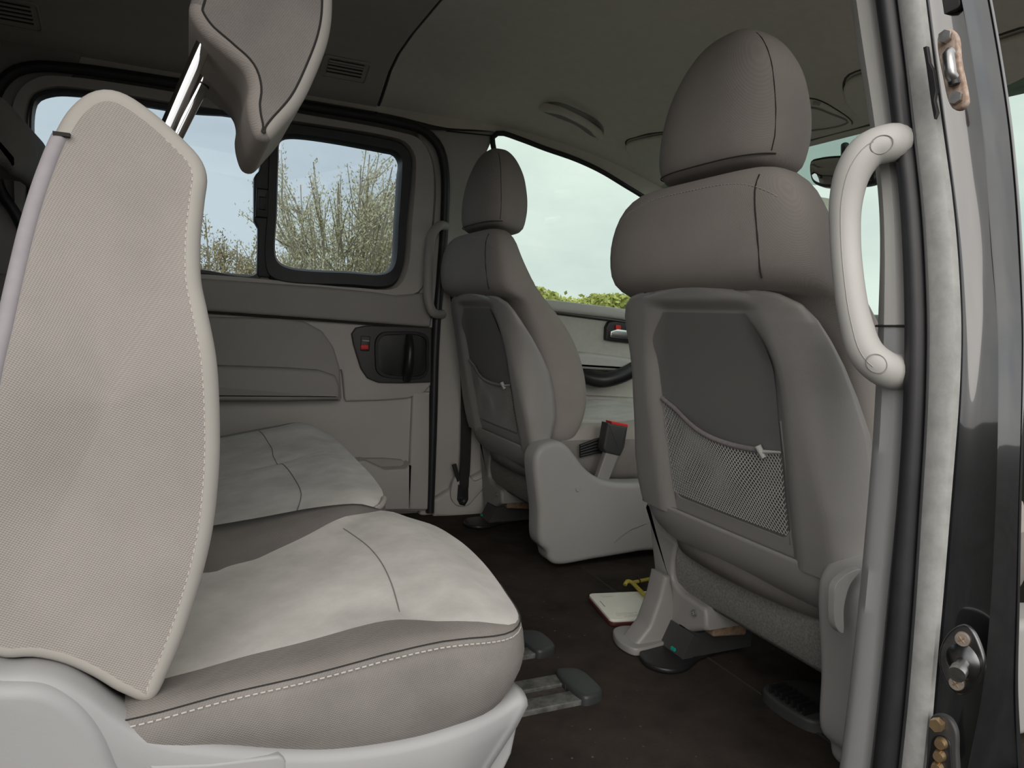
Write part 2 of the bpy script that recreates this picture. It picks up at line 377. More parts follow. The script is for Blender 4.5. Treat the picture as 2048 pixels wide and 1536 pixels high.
# ---- left (far) wall of the van
wl = empty('wall_left', (.6, 2.1, 0), 'far side wall of the van with pillar and roof rail', None, None, 'structure')
def wall_sheet(name, pts, off, m, parent, th=.02, r=.003, n=120, spline=False, **k):
    P = np.array([(x, wall_y(z)-off, z) for x, z in pts]); P = cr_spline(P, n) if spline else lin_resample(P, n, True)
    return extrude_soft(name, P, (0, th, 0), r, m, parent, back_round=False, **k)
wall_sheet('lower_skin', [(-1.95, -.08), (2.1, -.08), (2.1, .64), (-1.95, .56)], -.035, 'pl_door_dark', wl)
wall_sheet('quarter_panel', [(-1.95, .5), (-.335, .5), (-.36, .8), (-.358, 1.06), (-.335, 1.108), (-.25, 1.13), (-.2, 1.3), (-1.95, 1.3)], .0, 'pl_door_dark', wl)
# roof rail strip over the far door and window
lo_px = [(-300, 60), (0, 150), (60, 122), (137, 124), (359, 156), (620, 200), (790, 231), (890, 255), (990, 263), (1090, 293), (1200, 337), (1300, 398), (1420, 485), (1520, 560), (1620, 640)]
lo = np.array([W(a, b, -.004) for a, b in cr_spline(lo_px, 70, False)])
rows = []
for p in lo:
    up = max(roof_z(p[0], 1.93), p[2]+.02)
    rows.append([p+[0, .008, .002], p, (p[0], 2.03, max(roof_z(p[0], 2.03)-.006, p[2]+.012)), (p[0], 1.99, up+.03), (p[0], 2.16, up+.06)])
rows = np.array(rows); V = rows.reshape(-1, 3); mesh('roof_rail', V, rings_faces(len(rows), 5, closed=False), 'liner', wl, sharp=70)
wall_sheet('light_block_strip', [(-1.95, 1.12), (.80, 1.12), (.90, 1.21), (.90, 1.36), (-1.95, 1.36)], -.05, 'pl_door_dark', wl, th=.01)  # added behind the roof rail only to block outside light leaking in
# pillar between far sliding door and front door
P = [(835, 258), (990, 262), (990, 270), (972, 310), (955, 370), (950, 480), (960, 640), (1010, 800), (1080, 1040), (840, 1034), (838, 700), (838, 440), (838, 320)]
wall_plate('pillar_trim', P, -.004, .04, 'pl_door', wl, r=.01, n=140, spline=False)
wall_plate('pillar_foot_panel', [(892, 985), (990, 930), (1050, 950), (1055, 1042), (868, 1034), (868, 1000)], .022, .03, 'pl_door', wl, r=.012, spline=False)
wall_plate('anchor_recess_rim', [(903, 978), (912, 955), (935, 950), (952, 962), (985, 945), (985, 955), (955, 992), (935, 1012), (915, 1012), (903, 998)], .032, .012, 'pl_door', wl, r=.005)
tube('pillar_joint', [W(a, b, .002) for a, b in ((893, 262), (950, 268), (990, 272))], .002, 'seam', wl, n=5)
# black rubber seal round the far sliding door opening
sp = [(52, 470), (30, 425), (0, 380), (-18, 300), (-16, 215), (0, 170), (30, 143), (70, 133), (137, 136), (359, 168), (620, 213), (790, 244), (848, 262), (877, 292), (889, 335), (889, 440), (880, 560), (871, 680), (866, 850), (860, 1025)]
tube('door_seal', [W(a, b, .012) for a, b in cr_spline(sp, 120, False)], .013, 'rubber', wl, n=10)
# ---- far sliding door
d1 = empty('door_1', (.15, 2.07, 0), 'closed far sliding door with grey trim, sliding window and black handle recess', None, None, 'structure')
outer = [(22, 300), (20, 215), (38, 175), (75, 150), (137, 150), (359, 182), (620, 228), (790, 260), (842, 276), (864, 306), (874, 350), (872, 440), (858, 560), (840, 588), (700, 585), (520, 568), (400, 560), (200, 540), (60, 520), (34, 470)]
inner = [(54, 300), (56, 215), (70, 188), (110, 177), (150, 179), (359, 211), (540, 238), (770, 274), (806, 286), (824, 312), (824, 350), (816, 440), (806, 540), (785, 573), (700, 573), (520, 556), (400, 546), (200, 530), (80, 512), (60, 470)]
ring_panel('window_surround', outer, inner, .012, .05, 'pl_door', d1, n=160)
fl_o = [(58, 300), (59, 220), (68, 192), (100, 180), (150, 180), (359, 212), (530, 237), (534, 300), (528, 420), (522, 556), (400, 547), (200, 531), (80, 514), (60, 470)]
fl_i = [(65, 300), (66, 222), (74, 199), (102, 188), (150, 188), (359, 221), (522, 246), (520, 300), (518, 420), (514, 545), (400, 538), (200, 522), (86, 506), (68, 470)]
ring_panel('fixed_window_frame', fl_o, fl_i, .010, .03, 'rubber', d1, n=140)
sl_o = [(536, 300), (538, 244), (560, 243), (770, 276), (808, 288), (824, 312), (824, 350), (816, 440), (806, 540), (785, 573), (700, 573), (540, 558), (528, 530), (532, 420)]
sl_i = [(559, 320), (562, 282), (575, 273), (770, 301), (793, 307), (802, 322), (800, 350), (794, 440), (786, 530), (772, 544), (700, 542), (575, 531), (555, 515), (556, 420)]
ring_panel('sliding_window_frame', sl_o, sl_i, .018, .04, 'rubber', d1, n=140)
wall_plate('window_divider', [(527, 238), (548, 242), (545, 400), (540, 556), (514, 553), (516, 455), (508, 442), (508, 352), (520, 340), (522, 280)], .016, .03, 'rubber', d1, r=.004, spline=False)
lt = wall_plate('window_latch', [(513, 375), (538, 378), (536, 436), (511, 434)], .028, .012, 'pl_black', d1, r=.004, spline=False)
wall_plate('latch_button', [(518, 392), (533, 394), (532, 420), (517, 418)], .034, .008, 'rubber', lt, r=.003, spline=False)
wall_plate('window_pane', fl_i, -.002, .004, 'glass_tint', d1, r=.0005, n=60)
wall_plate('window_pane', sl_i, .004, .004, 'glass_tint', d1, r=.0005, n=60)
# lower trim
wall_plate('door_panel', [(-60, 525), (300, 534), (540, 552), (640, 562), (858, 580), (866, 700), (860, 1022), (400, 1035), (-60, 1020)], .0, .05, 'pl_door', d1, r=.004, spline=False, n=160)
wall_plate('belt_panel', [(-60, 545), (400, 556), (640, 573), (745, 583), (790, 590), (862, 585), (864, 640), (862, 655), (640, 638), (420, 622), (-60, 600)], .022, .03, 'pl_door_dark', d1, r=.010, spline=False, n=200)
tube('belt_groove', [W(a, b, .012) for a, b in ((-60, 604), (420, 625), (640, 640), (864, 657))], .003, 'seam', d1, n=6)
wall_plate('middle_panel', [(-60, 612), (420, 632), (640, 644), (864, 660), (862, 770), (850, 785), (815, 797), (760, 801), (690, 803), (686, 760), (684, 740), (400, 740), (-60, 730)], .016, .03, 'pl_door', d1, r=.006, spline=False, n=220)
wall_plate('armrest_recess_panel', [(-60, 620), (420, 634), (560, 637), (610, 643), (645, 662), (668, 695), (680, 735), (684, 802), (400, 804), (-60, 795)], .022, .03, 'pl_door_dark', d1, r=.008, spline=False, n=200)
wall_plate('armrest', [(-60, 725), (435, 732), (560, 736), (640, 741), (672, 752), (681, 775), (680, 800), (560, 803), (435, 803), (-60, 795)], .06, .05, 'pl_door_dark', d1, r=.011, spline=False, n=200, nr=6)
hb = wall_plate('handle_bezel', [(707, 690), (703, 668), (712, 655), (735, 651), (864, 655), (863, 765), (800, 767), (757, 766), (735, 757), (722, 738)], .026, .02, 'pl_char', d1, r=.004, n=140, spline=False)
ring_panel('handle_recess_rim', [(750, 720), (751, 680), (762, 666), (790, 663), (840, 665), (857, 675), (858, 710), (856, 745), (845, 757), (800, 758), (762, 752), (752, 740)], [(757, 720), (758, 685), (767, 673), (790, 670), (836, 671), (850, 680), (851, 710), (850, 740), (840, 750), (800, 751), (768, 745), (759, 735)], .030, .012, 'pl_black', hb, n=80)
wall_plate('recess_floor', [(756, 670), (852, 670), (852, 752), (758, 748)], .0265, .003, 'pl_black', hb, r=.001, spline=False, n=40)
tube('handle_lever', [W(a, b, c) for a, b, c in ((818, 672, .03), (820, 690, .05), (819, 720, .058), (816, 745, .05), (814, 758, .034))], [.010, .012, .013, .014, .013], 'pl_black', hb, n=12, smooth_n=16)
wall_plate('lock_slot', [(722, 672), (741, 673), (739, 703), (721, 702)], .028, .006, 'pl_black', hb, r=.002, spline=False, n=40)
wall_plate('lock_mark', [(725, 680), (739, 681), (739, 683), (725, 682)], .0295, .003, 'pl_door', hb, r=.0003, spline=False, n=20)
wall_plate('red_lock_slider', [(722, 690), (737, 690), (737, 699), (722, 699)], .033, .008, 'red', hb, r=.0015, spline=False, n=30)
wall_plate('door_edge_trim', [(826, 786), (860, 784), (858, 1020), (812, 1020), (820, 930)], .018, .03, 'pl_door', d1, r=.006, spline=False)
wall_plate('map_pocket', [(700, 925), (730, 921), (770, 940), (812, 938), (822, 926), (822, 1020), (640, 1022), (640, 930)], .06, .055, 'pl_door', d1, r=.006, spline=False, n=120)
wall_plate('pocket_back_step', [(690, 917), (770, 917), (805, 920), (818, 935), (818, 1010), (690, 1010)], .014, .02, 'pl_door_dark', d1, r=.006, spline=False)
# ---- front passenger door
d2 = empty('door_2', (1.3, 2.08, 0), 'front passenger door with pale green grey trim and clear window', None, None, 'structure')
wall_plate('door_panel', [(1000, 606), (1110, 603), (1230, 620), (1400, 645), (1900, 730), (1900, 1100), (1000, 1060)], -.005, .04, 'door2', d2, r=.004, spline=False, n=120)
wall_plate('window_sill', [(1040, 594), (1110, 600), (1225, 614), (1400, 640), (1900, 715), (1900, 740), (1400, 662), (1225, 636), (1110, 622), (1040, 615)], .03, .04, 'pl_pillar', d2, r=.012, spline=False, n=160)
tube('sill_groove', [W(a, b, .0) for a, b in ((1040, 620), (1110, 627), (1225, 642), (1400, 668))], .003, 'seam', d2, n=6)
hb = wall_plate('handle_bezel', [(1213, 655), (1218, 644), (1230, 642), (1290, 650), (1290, 690), (1225, 683), (1212, 680)], .012, .02, 'pl_black', d2, r=.004, spline=False, n=60)
wall_plate('inner_lever', [(1222, 662), (1236, 658), (1280, 664), (1280, 680), (1236, 676), (1221, 674)], .02, .012, 'chrome', hb, r=.003, spline=False, n=50)
wall_plate('lock_mark', [(1232, 650), (1242, 651), (1242, 660), (1232, 659)], .018, .008, 'red', hb, r=.001, spline=False, n=24)
wall_plate('armrest', [(1130, 706), (1175, 705), (1230, 712), (1300, 722), (1300, 745), (1230, 742), (1190, 740), (1130, 735)], .06, .06, 'pl_pillar', d2, r=.014, spline=False, n=80)
tube('pull_handle', [W(a, b, c) for a, b, c in ((1160, 748, .03), (1200, 760, .07), (1240, 752, .08), (1290, 725, .06))], .026, 'pl_black', d2, n=12, smooth_n=20)
wall_plate('lower_bin', [(1130, 790), (1350, 800), (1350, 1000), (1130, 990)], .03, .04, 'door2', d2, r=.012, spline=False)
wall_plate('window_pane', [(985, 266), (1090, 296), (1200, 340), (1300, 401), (1420, 488), (1520, 563), (1600, 628), (1800, 745), (1400, 655), (1110, 612), (930, 600), (935, 420)], -.012, .004, 'glass', d2, r=.0005, spline=False, n=60)
tube('window_seal', [W(a, b, .004) for a, b in cr_spline([(988, 300), (986, 272), (1000, 266), (1040, 278), (1090, 297), (1150, 318), (1200, 341), (1250, 371), (1300, 402), (1420, 489), (1600, 629)], 60, False)], .008, 'rubber', d2, n=8)
# ---- windscreen, dashboard, rear wall, near rear quarter
wsx = lambda z: 1.47+(1.11-z)*1.75
rows = [[(wsx(z)+.10*((1.33-y)/.8)**2*-1, y, z) for y in np.linspace(.52, 2.14, 12)] for z in np.linspace(1.12, .66, 8)]
V = np.array(rows).reshape(-1, 3); V2 = V+[.004, 0, .003]
f1 = rings_faces(8, 12, closed=False)
win = mesh('window_1', np.vstack([V, V2]), f1+[tuple(i+96 for i in f[::-1]) for f in f1], 'glass'); setp(win, 'clear front windscreen', None, None, 'structure')
rows = [[(wsx(z)-.006-.10*((1.33-y)/.8)**2, y, z) for y in np.linspace(1.02, 1.66, 24)] for z in (1.125, 1.09, 1.072, 1.066)]
for i, y in enumerate(np.linspace(1.02, 1.66, 24)):
    k = .045*sstep(.30, .18, abs(y-1.34))
    rows[2][i] = (wsx(1.085-k*.8)-.006, y, 1.085-k*.8); rows[3][i] = (wsx(1.08-k)-.006, y, 1.08-k)
mesh('shade_band', np.array(rows).reshape(-1, 3), rings_faces(4, 24, closed=False), 'glass_band', win)
wf = empty('wall_front', (1.9, 1.3, 0), 'dark dashboard below the windscreen', None, None, 'structure')
P = np.array([(1.62, .47, 0), (1.56, .47, .45), (1.58, .47, .60), (1.70, .47, .68), (2.2, .47, .70), (2.2, .47, 0)])
extrude_soft('dashboard', lin_resample(P, 60, True), (0, 1.66, 0), .02, 'pl_char', wf)
wr = empty('wall_rear', (-1.95, 1.3, 0), 'closed rear end of the van', None, None, 'structure')
V, Fs = box_vf((-1.96, 1.3, .6), (.04, 1.75, 1.5)); mesh('tailgate_trim', V, Fs, 'pl_door_dark', wr, smooth=False)
V, Fs = box_vf((-1.19, .47, .6), (1.54, .05, 1.5)); mesh('near_quarter_trim', V, Fs, 'pl_door', wr, smooth=False)

# ---- near (right) pillar at the open sliding door
wn = empty('wall_right', (.7, .48, 0), 'near door pillar with pale trim, rubber seal and glossy black paint', None, None, 'structure')
YS = np.array([-60, 0, 120, 250, 400, 500, 650, 800, 900, 1000, 1200, 1380, 1536, 1700])
colpx = dict(
 a=[1690, 1697, 1715, 1737, 1755, 1757, 1752, 1746, 1740, 1732, 1714, 1695, 1675, 1655],
 b=[1746, 1755, 1772, 1790, 1805, 1811, 1815, 1812, 1807, 1800, 1780, 1763, 1746, 1722],
 c=[1795, 1802, 1818, 1832, 1850, 1857, 1863, 1860, 1855, 1848, 1836, 1822, 1806, 1786],
 d=[1828, 1836, 1852, 1870, 1889, 1899, 1907, 1903, 1896, 1889, 1874, 1858, 1843, 1822],
 e=[1915, 1926, 1948, 1968, 1979, 1986, 1999, 1999, 1998, 1995, 1985, 1970, 1938, 1900],
 f=[1972, 1985, 2006, 2026, 2040, 2046, 2052, 2050, 2047, 2043, 2040, 2035, 2045, 2060])
xs_ = dict(a=.664, b=.668, c=.660, d=.662, e=.684, f=.715)
vv = np.linspace(-60, 1700, 90)
col = {k: np.array([PX(np.interp(y, YS, v), y, xs_[k]) for y in vv]) for k, v in colpx.items()}
for k in col:   # smooth the curves
    for _ in range(10): col[k][1:-1] = (col[k][:-2]+2*col[k][1:-1]+col[k][2:])/4
def strip(name, cols, m, parent, fm=None, sel=slice(None), sharp=40):
    A = np.stack([c[sel] for c in cols], 1); n = A.shape[1]
    return mesh(name, A.reshape(-1, 3), rings_faces(A.shape[0], n, closed=False), m, parent, sharp=sharp)
a, b, c_, d_, e_, f_ = (col[k] for k in 'abcdef')
cut = int(np.searchsorted(vv, 648))
def trimcols():
    inn = a+[.05, .012, 0]
    return [inn+[.06, -.02, 0], inn, a+[.008, .004, 0], a+[0, -.003, 0], a*.65+b*.35+[-.009, -.004, 0], a*.3+b*.7+[-.008, -.004, 0], b, b+[.01, -.004, 0]]
strip('upper_pillar_trim', trimcols(), 'pl_pillar', wn, sel=slice(0, cut+1))
strip('lower_pillar_trim', [q+[.0015, .001, 0] for q in trimcols()], 'pl_light', wn, sel=slice(cut, None))
tube('trim_joint', [(a+[.0, .0, 0])[cut], (a*.65+b*.35+[-.0085, -.004, 0])[cut], (a*.3+b*.7+[-.0075, -.004, 0])[cut], b[cut]], .0012, 'seam', wn, n=6)
strip('door_seal_lip', [b+[.01, 0, 0], b+[-.004, 0, 0], b*.72+c_*.28+[-.016, -.002, 0], b*.45+c_*.55+[-.017, -.002, 0], b*.2+c_*.8+[-.010, 0, 0], b*.12+c_*.88+[.004, 0, 0], b*.06+c_*.94+[-.004, 0, 0], c_+[-.003, 0, 0], c_+[.01, 0, 0]], 'rubber', wn, sharp=80)
strip('sealed_flange', [c_+[.008, 0, 0], c_+[-.002, 0, 0], c_*.6+d_*.4+[-.005, -.001, 0], d_+[-.004, 0, 0], d_+[-.002, -.003, 0], d_+[.008, -.003, 0]], 'flange', wn)
de = lambda t, o: d_*(1-t)+e_*t+[o, 0, 0]
ef = lambda t, o: e_*(1-t)+f_*t+[o, 0, 0]
strip('painted_jamb', [d_+[.004, 0, 0], d_+[-.001, -.002, 0], de(.08, .003), de(.15, .012), de(.5, .014), de(.85, .012), de(.95, .004), e_+[-.002, 0, 0], ef(.06, -.002), ef(.14, .006), ef(.5, .006), ef(.86, .003), ef(.93, -.001), f_+[0, 0, 0], f_+[.012, .012, 0], f_+[.09, .085, 0], a+[.10, .0, 0]], 'paint', wn, sharp=75)
# scuffed torn sealant and sticker patch on the jamb
P = np.array([PX(x, y, .642) for x, y in ((1846, 95), (1853, 92), (1858, 125), (1866, 140), (1872, 180), (1868, 200), (1874, 225), (1868, 238), (1862, 205), (1852, 130))])
extrude_soft('torn_sealant', P, (.004, 0, 0), .0003, 'rubber', wn, back_round=False)
P = np.array([PX(x, y, .683) for x, y in ((1855, 15), (1880, -5), (1915, -8), (1918, 12), (1890, 28), (1868, 45), (1856, 38))])
extrude_soft('dark_plug_patch', cr_spline(P, 30), (.006, 0, 0), .001, 'pl_char', wn, back_round=False)

# ================================================================== OBJECTS
# ---- second row near seat --------------------------------------------------
def rear_cushion(name, plan, zseam, ztop, zbot, sb, parent, mats, n=120, crown=.02):
    """plan: closed xy loop; zseam/ztop(x,y): heights; sb(t): share of the top that is suede at loop position t"""
    P = cr_spline(plan, n); c = P.mean(0); rings = []; tags = []
    for k, q in enumerate(np.linspace(0, 1, 6)):      # skirt
        b = .012*math.sin(math.pi*min(1, q*1.0)); nrm = (P-c)/np.linalg.norm(P-c, axis=1, keepdims=True)
        rings.append(np.c_[P+nrm*(b-.010*(1-q)), [zbot(x, y)*(1-q)+zseam(x, y)*q for x, y in P]]); tags.append(0)
    def toppt(p, s):
        q = c+(p-c)*s; zs = zseam(*p); zt = ztop(*q); zt += max(0, zs+.004-zt)*sstep(.45, .95, s); e = 1-s
        k = min(1, e/.16); k = math.sqrt(max(0, 1-(1-k)**2))
        return (q[0], q[1], zs+(zt-zs)*k)
    S = np.array([sb(i/n, P[i]) for i in range(n)])
    for _ in range(5): S = (np.roll(S, 1)+2*S+np.roll(S, -1))/4
    for j in (.33, .66, 1.):
        rings.append(np.array([toppt(P[i], 1-(1-S[i])*j) for i in range(n)])); tags.append(1)
    for j in list(np.linspace(0, 1, 13)[1:-1])+[.98]:
        rings.append(np.array([toppt(P[i], S[i]*(1-j)) for i in range(n)])); tags.append(2)
    V = np.vstack(rings); Fs = rings_faces(len(rings), n); fm = []
    for r in range(len(rings)-1): fm += [tags[r+1]]*n
    Fs.append([(len(rings)-1)*n+i for i in range(n)]); fm.append(2); Fs.append(list(range(n))[::-1]); fm.append(0)
    o = mesh(name, V, Fs, mats, parent, fm=fm, sharp=75)
    return o, P, rings
s2 = empty('rear_passenger_seat', (.1, .88, 0), 'pale grey rear seat nearest the open door, with raised headrest on chrome posts', 'seat', 'rear seats in the van')
ztop = lambda x, y: .314+(x-.30)*.14-.04*sstep(.25, .37, x)**2+.008*math.cos((y-.87)/.23*1.6)+.008*sstep(.93, 1.05, y)*sstep(.33, .2, x)
zsm = lambda x, y: np.interp(x, [-.10, -.02, .1, .17, .205, .23, .255, .28, .31, .36], [.270, .277, .290, .2995, .3025, .3035, .3025, .2995, .2955, .292])+.016*sstep(1.0, 1.08, y)*sstep(.33, .24, x)
plan = [(-.10, .66), (.05, .640), (.2, .636), (.30, .646), (.332, .675), (.352, .76), (.366, .87), (.366, .97), (.350, 1.05), (.31, 1.09), (.2, 1.10), (.05, 1.10), (-.10, 1.09)]
def sbn(t, p):
    x, y = p
    if y < .66: return .995-.25*sstep(.305, .225, x)
    if y > 1.04: return float(np.interp(x, [-.1, .05, .2, .28, .315], [.34, .38, .56, .80, .995]))
    return .995
cu, Pn, rg = rear_cushion('seat_cushion', plan, zsm, ztop, lambda x, y: np.interp(x, [-.1, .02, .12, .22, .33], [.22, .222, .198, .192, .215]), sbn, s2, ['weave_side', 'weave_strip', 'suede'])
seam = [p for p in rg[5] if p[1] < .80 and p[0] > -.09]; seam = np.array(sorted(seam, key=lambda p: p[0]+ (p[1]-.63)*.3))
stitches('stitching', np.array([p+np.array([0, -.0035, -.006]) for p in seam]), 'thread', cu, r=.0008, length=.0042, gap=.0022)
tube('side_seam', [p+np.array([.001, -.0005, -.001]) for p in seam], .0008, 'seam', cu, n=6)
def on_top(x, y): return (x, y, ztop(x, y)+.0004)
tube('suede_seam', [on_top(x, y) for x, y in cr_spline([(.205, .695), (.217, .78), (.222, .86), (.218, .94), (.205, 1.0)], 30, False)], .0007, 'suede_line', cu, n=6)
# backrest
bk = [(300, 1412), (340, 1345), (390, 1210), (424, 1080), (439, 950), (441, 850), (434, 720), (415, 620), (403, 560), (402, 480), (410, 400), (415, 350), (403, 315), (370, 277), (300, 215), (245, 180), (207, 172), (172, 181), (135, 212), (108, 255), (72, 340), (40, 440), (15, 540), (-8, 640), (-35, 760), (-50, 900), (-55, 1050), (-50, 1200), (-35, 1310), (5, 1326), (60, 1324), (120, 1336), (180, 1362), (240, 1396)]
YB = .655
PB = cr_spline([PY(a, b, YB) for a, b in bk], 200)
PB = np.array([(p[0], p[1]+.05*sstep(.55, .80, p[2]), p[2]) for p in PB])      # leans in towards the top
# re-project so that the outline keeps its picture position with that lean
PB = np.array([C0+(p-C0)*(p[1]/YB if False else 1) for p in PB])
PBs = np.array([C0+(q-C0)*((YB+.05*sstep(.55, .80, q[2]))/q[1]) if True else q for q in [PY(a, b, YB) for a, b in bk]])
PB = cr_spline(PBs, 200)
bo = extrude_soft('backrest', PB, (0, .40, 0), .012, ['weave', 'edge', 'suede'], s2, nr=6, puff=.004, rings_in=6, edge=lambda t: True, sharp=80)
# inner line of the rim: pale stitching that follows the front edge
rim = inset(PB, .0125, np.array([0, 1., 0]))+[0, -.0002, 0]
n_ = len(rim); fr = rim[2:int(n_*.44)]
stitches('stitching', fr+np.array([0, .0005, 0]), 'thread', bo, length=.0035, gap=.0030, r=.0008)
zi = inset(PB, .006, np.array([0, 1., 0]))+[0, .003, 0]
i0 = int(np.argmin([np.hypot(*(np.array(p[[0, 2]])-PY(108, 255, YB)[[0, 2]]*1)) for p in zi]))
tube('zip_tape', zi[i0:i0+40], .0065, 'zip', bo, n=10, flat=1)
ti = zi[i0]; V, Fs = box_vf(ti+[.002, -.004, .002], (.012, .006, .003)); mesh('zip_end_tab', V, Fs, 'seam', bo)
# headrest on two chrome posts
hd = [(398, -70), (384, -15), (378, 20), (402, 62), (450, 105), (487, 140), (497, 172), (494, 205), (500, 245), (513, 274), (535, 281), (570, 247), (605, 205), (640, 132), (660, 75), (668, 20), (664, -40), (630, -110), (570, -150), (500, -150), (440, -120)]
PH = cr_spline([PY(a, b, .80) for a, b in hd], 140)
ho = extrude_soft('headrest', PH, (0, .225, 0), .013, ['weave_side', 'edge', 'weave_dark'], s2, nr=6, edge=lambda t: 1 if .355 < t < .78 else (2 if .06 < t < .355 else 0), sharp=80)
tube('headrest_piping', inset(PH, .0125, np.array([0, 1., 0]))[6:108], .0012, 'seam', ho, n=6)
for p0, p1, y in (((412, 78), (338, 250), .845), ((424, 130), (352, 272), .945)):
    A = PY(*p0, y); B = PY(*p1, y); d = A-B
    po = tube('headrest_post', [B-d*.3, A+d*.25], .0078, 'chrome', s2, n=16)
    q = B+d*.72; V, Fs = cyl_vf(q-d*.012, q+d*.012, .0083, n=14)
    if y > .9: mesh('post_notch', V, Fs, 'pl_black', po)
# plastic base shield
sh = [(-60, 1330), (0, 1352), (60, 1350), (120, 1362), (175, 1392), (225, 1430), (275, 1462), (340, 1484), (430, 1497), (560, 1508), (660, 1508), (760, 1498), (860, 1478), (950, 1448), (1010, 1418), (1050, 1394), (1057, 1400), (1050, 1432), (1030, 1480), (1005, 1536), (960, 1640), (900, 1760), (300, 1800), (-60, 1760)]
tl = [(-90, 1322), (0, 1350), (60, 1349), (120, 1361), (175, 1390), (225, 1428), (275, 1460), (340, 1483), (430, 1496), (560, 1507), (660, 1507), (760, 1497), (860, 1477), (950, 1447), (1010, 1417), (1046, 1392), (1056, 1394)]
tl = cr_spline(np.array(tl, float), 90, False)
rows = []
for k, (px_, py_) in enumerate(tl):
    e_x = sstep(.80, 1.0, k/89)
    p = PY(px_, py_, .632+.02*e_x**2); dn = np.array([-.075*e_x, 0, 0])
    rows.append([p+[0, .055, -.004], p+[0, .016, .001], p+[0, .008, 0], p+[0, .002, -.003], p+[0, -.001, -.009], p+dn*.15+[0, -.001, -.03], p+dn*.5+[0, .002, -.07], p+dn+[0, .012, -.15], (p[0]+dn[0], p[1]+.02, .0)])
shd = mesh('base_shield', np.array(rows).reshape(-1, 3), rings_faces(90, 9, closed=False), 'pl_light', s2, sharp=80)
sm = shd.modifiers.new('thickness', 'SOLIDIFY'); sm.thickness = .004; sm.offset = -1
P = cr_spline([PY(a, b, .624) for a, b in ((-80, 1370), (0, 1372), (80, 1375), (140, 1400), (190, 1450), (225, 1520), (240, 1620), (0, 1700), (-80, 1650))], 80)
extrude_soft('hinge_cover', P, (0, .03, 0), .012, 'pl_light', shd, nr=5)
P = lin_resample([PY(a, b, .630) for a, b in ((300, 1532), (420, 1528), (560, 1512), (572, 1520), (578, 1600), (300, 1640))], 60, True)
extrude_soft('lever_recess_panel', P, (0, .012, 0), .003, 'pl_light', shd)
V, Fs = box_vf((.12, .89, .10), (.34, .40, .14)); mesh('seat_frame', V, Fs, 'pl_black', s2, smooth=False)
P = np.array([(.335, .66, .21), (.325, .66, .15), (.30, .66, .10), (.28, .66, .10), (.28, .66, .21)]); extrude_soft('front_valance', lin_resample(P, 30, True), (0, .42, 0), .006, 'pl_light', s2)

# ---- second row far bench ---------------------------------------------------
s3 = empty('rear_bench_seat', (.1, 1.55, 0), 'pale suede rear bench beside the far door, two cushions joined by a crease', 'seat', 'rear seats in the van')
ztop3 = lambda x, y: .322+(x-.30)*.19-.045*sstep(.24, .35, x)**2+.014*sstep(1.70, 1.84, y)-.004*math.exp(-((y-1.545)/.02)**2)*2
zsm3 = lambda x, y: .300+(x-.30)*.20
plan3 = [(-.10, 1.135), (.05, 1.125), (.2, 1.125), (.285, 1.135), (.312, 1.19), (.325, 1.30), (.33, 1.50), (.332, 1.70), (.325, 1.85), (.29, 1.93), (.2, 1.95), (.05, 1.95), (-.10, 1.94)]
def sbf(t, p):
    x, y = p
    return .80 if (y > 1.90 and x < .29) else .995
c3, P3, rg3 = rear_cushion('seat_cushion', plan3, zsm3, ztop3, lambda x, y: .19, sbf, s3, ['weave_side', 'suede_dark', 'suede'])
top3 = lambda x, y, o=.0003: (x, y, ztop3(x, y)+o)
tube('suede_seam', [top3(x, y) for x, y in cr_spline([(.160, 1.15), (.182, 1.25), (.186, 1.38), (.182, 1.50), (.172, 1.58), (.178, 1.70), (.165, 1.86)], 50, False)], .0009, 'suede_line', c3, n=6)
tube('cushion_crease', [top3(x, y, -.0004) for x, y in cr_spline([(-.08, 1.47), (.06, 1.50), (.18, 1.545), (.31, 1.57)], 30, False)], .0022, 'suede_dark', c3, n=6)
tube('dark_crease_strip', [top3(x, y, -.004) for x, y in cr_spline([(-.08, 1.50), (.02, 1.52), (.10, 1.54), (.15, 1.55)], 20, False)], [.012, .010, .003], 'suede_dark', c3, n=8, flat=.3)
sm3 = np.array(sorted([p for p in rg3[5] if p[1] < 1.20 and p[0] > -.05], key=lambda p: p[0]))
tube('edge_piping', sm3+np.array([0, -.001, .001]), .0055, 'suede_dark', c3, n=8); stitches('stitching', sm3+np.array([0, -.004, .005]), 'thread', c3, r=.0009, length=.004, gap=.003)
rr3 = []
for z, x0, x1 in ((.27, -.12, .0), (.34, -.13, .02), (.45, -.145, .015), (.58, -.16, -.02), (.68, -.17, -.05), (.745, -.165, -.07), (.765, -.15, -.09)):
    rr3.append(se_ring((x0+x1)/2, 1.555, z, (x1-x0)/2, .385-.05*sstep(.6, .77, z), n=60, p=5))
loft('backrest', rr3, 'weave', s3, sharp=80)
V, Fs = box_vf((.12, 1.53, .095), (.30, .66, .17)); mesh('seat_frame', V, Fs, 'pl_black', s3, smooth=False)
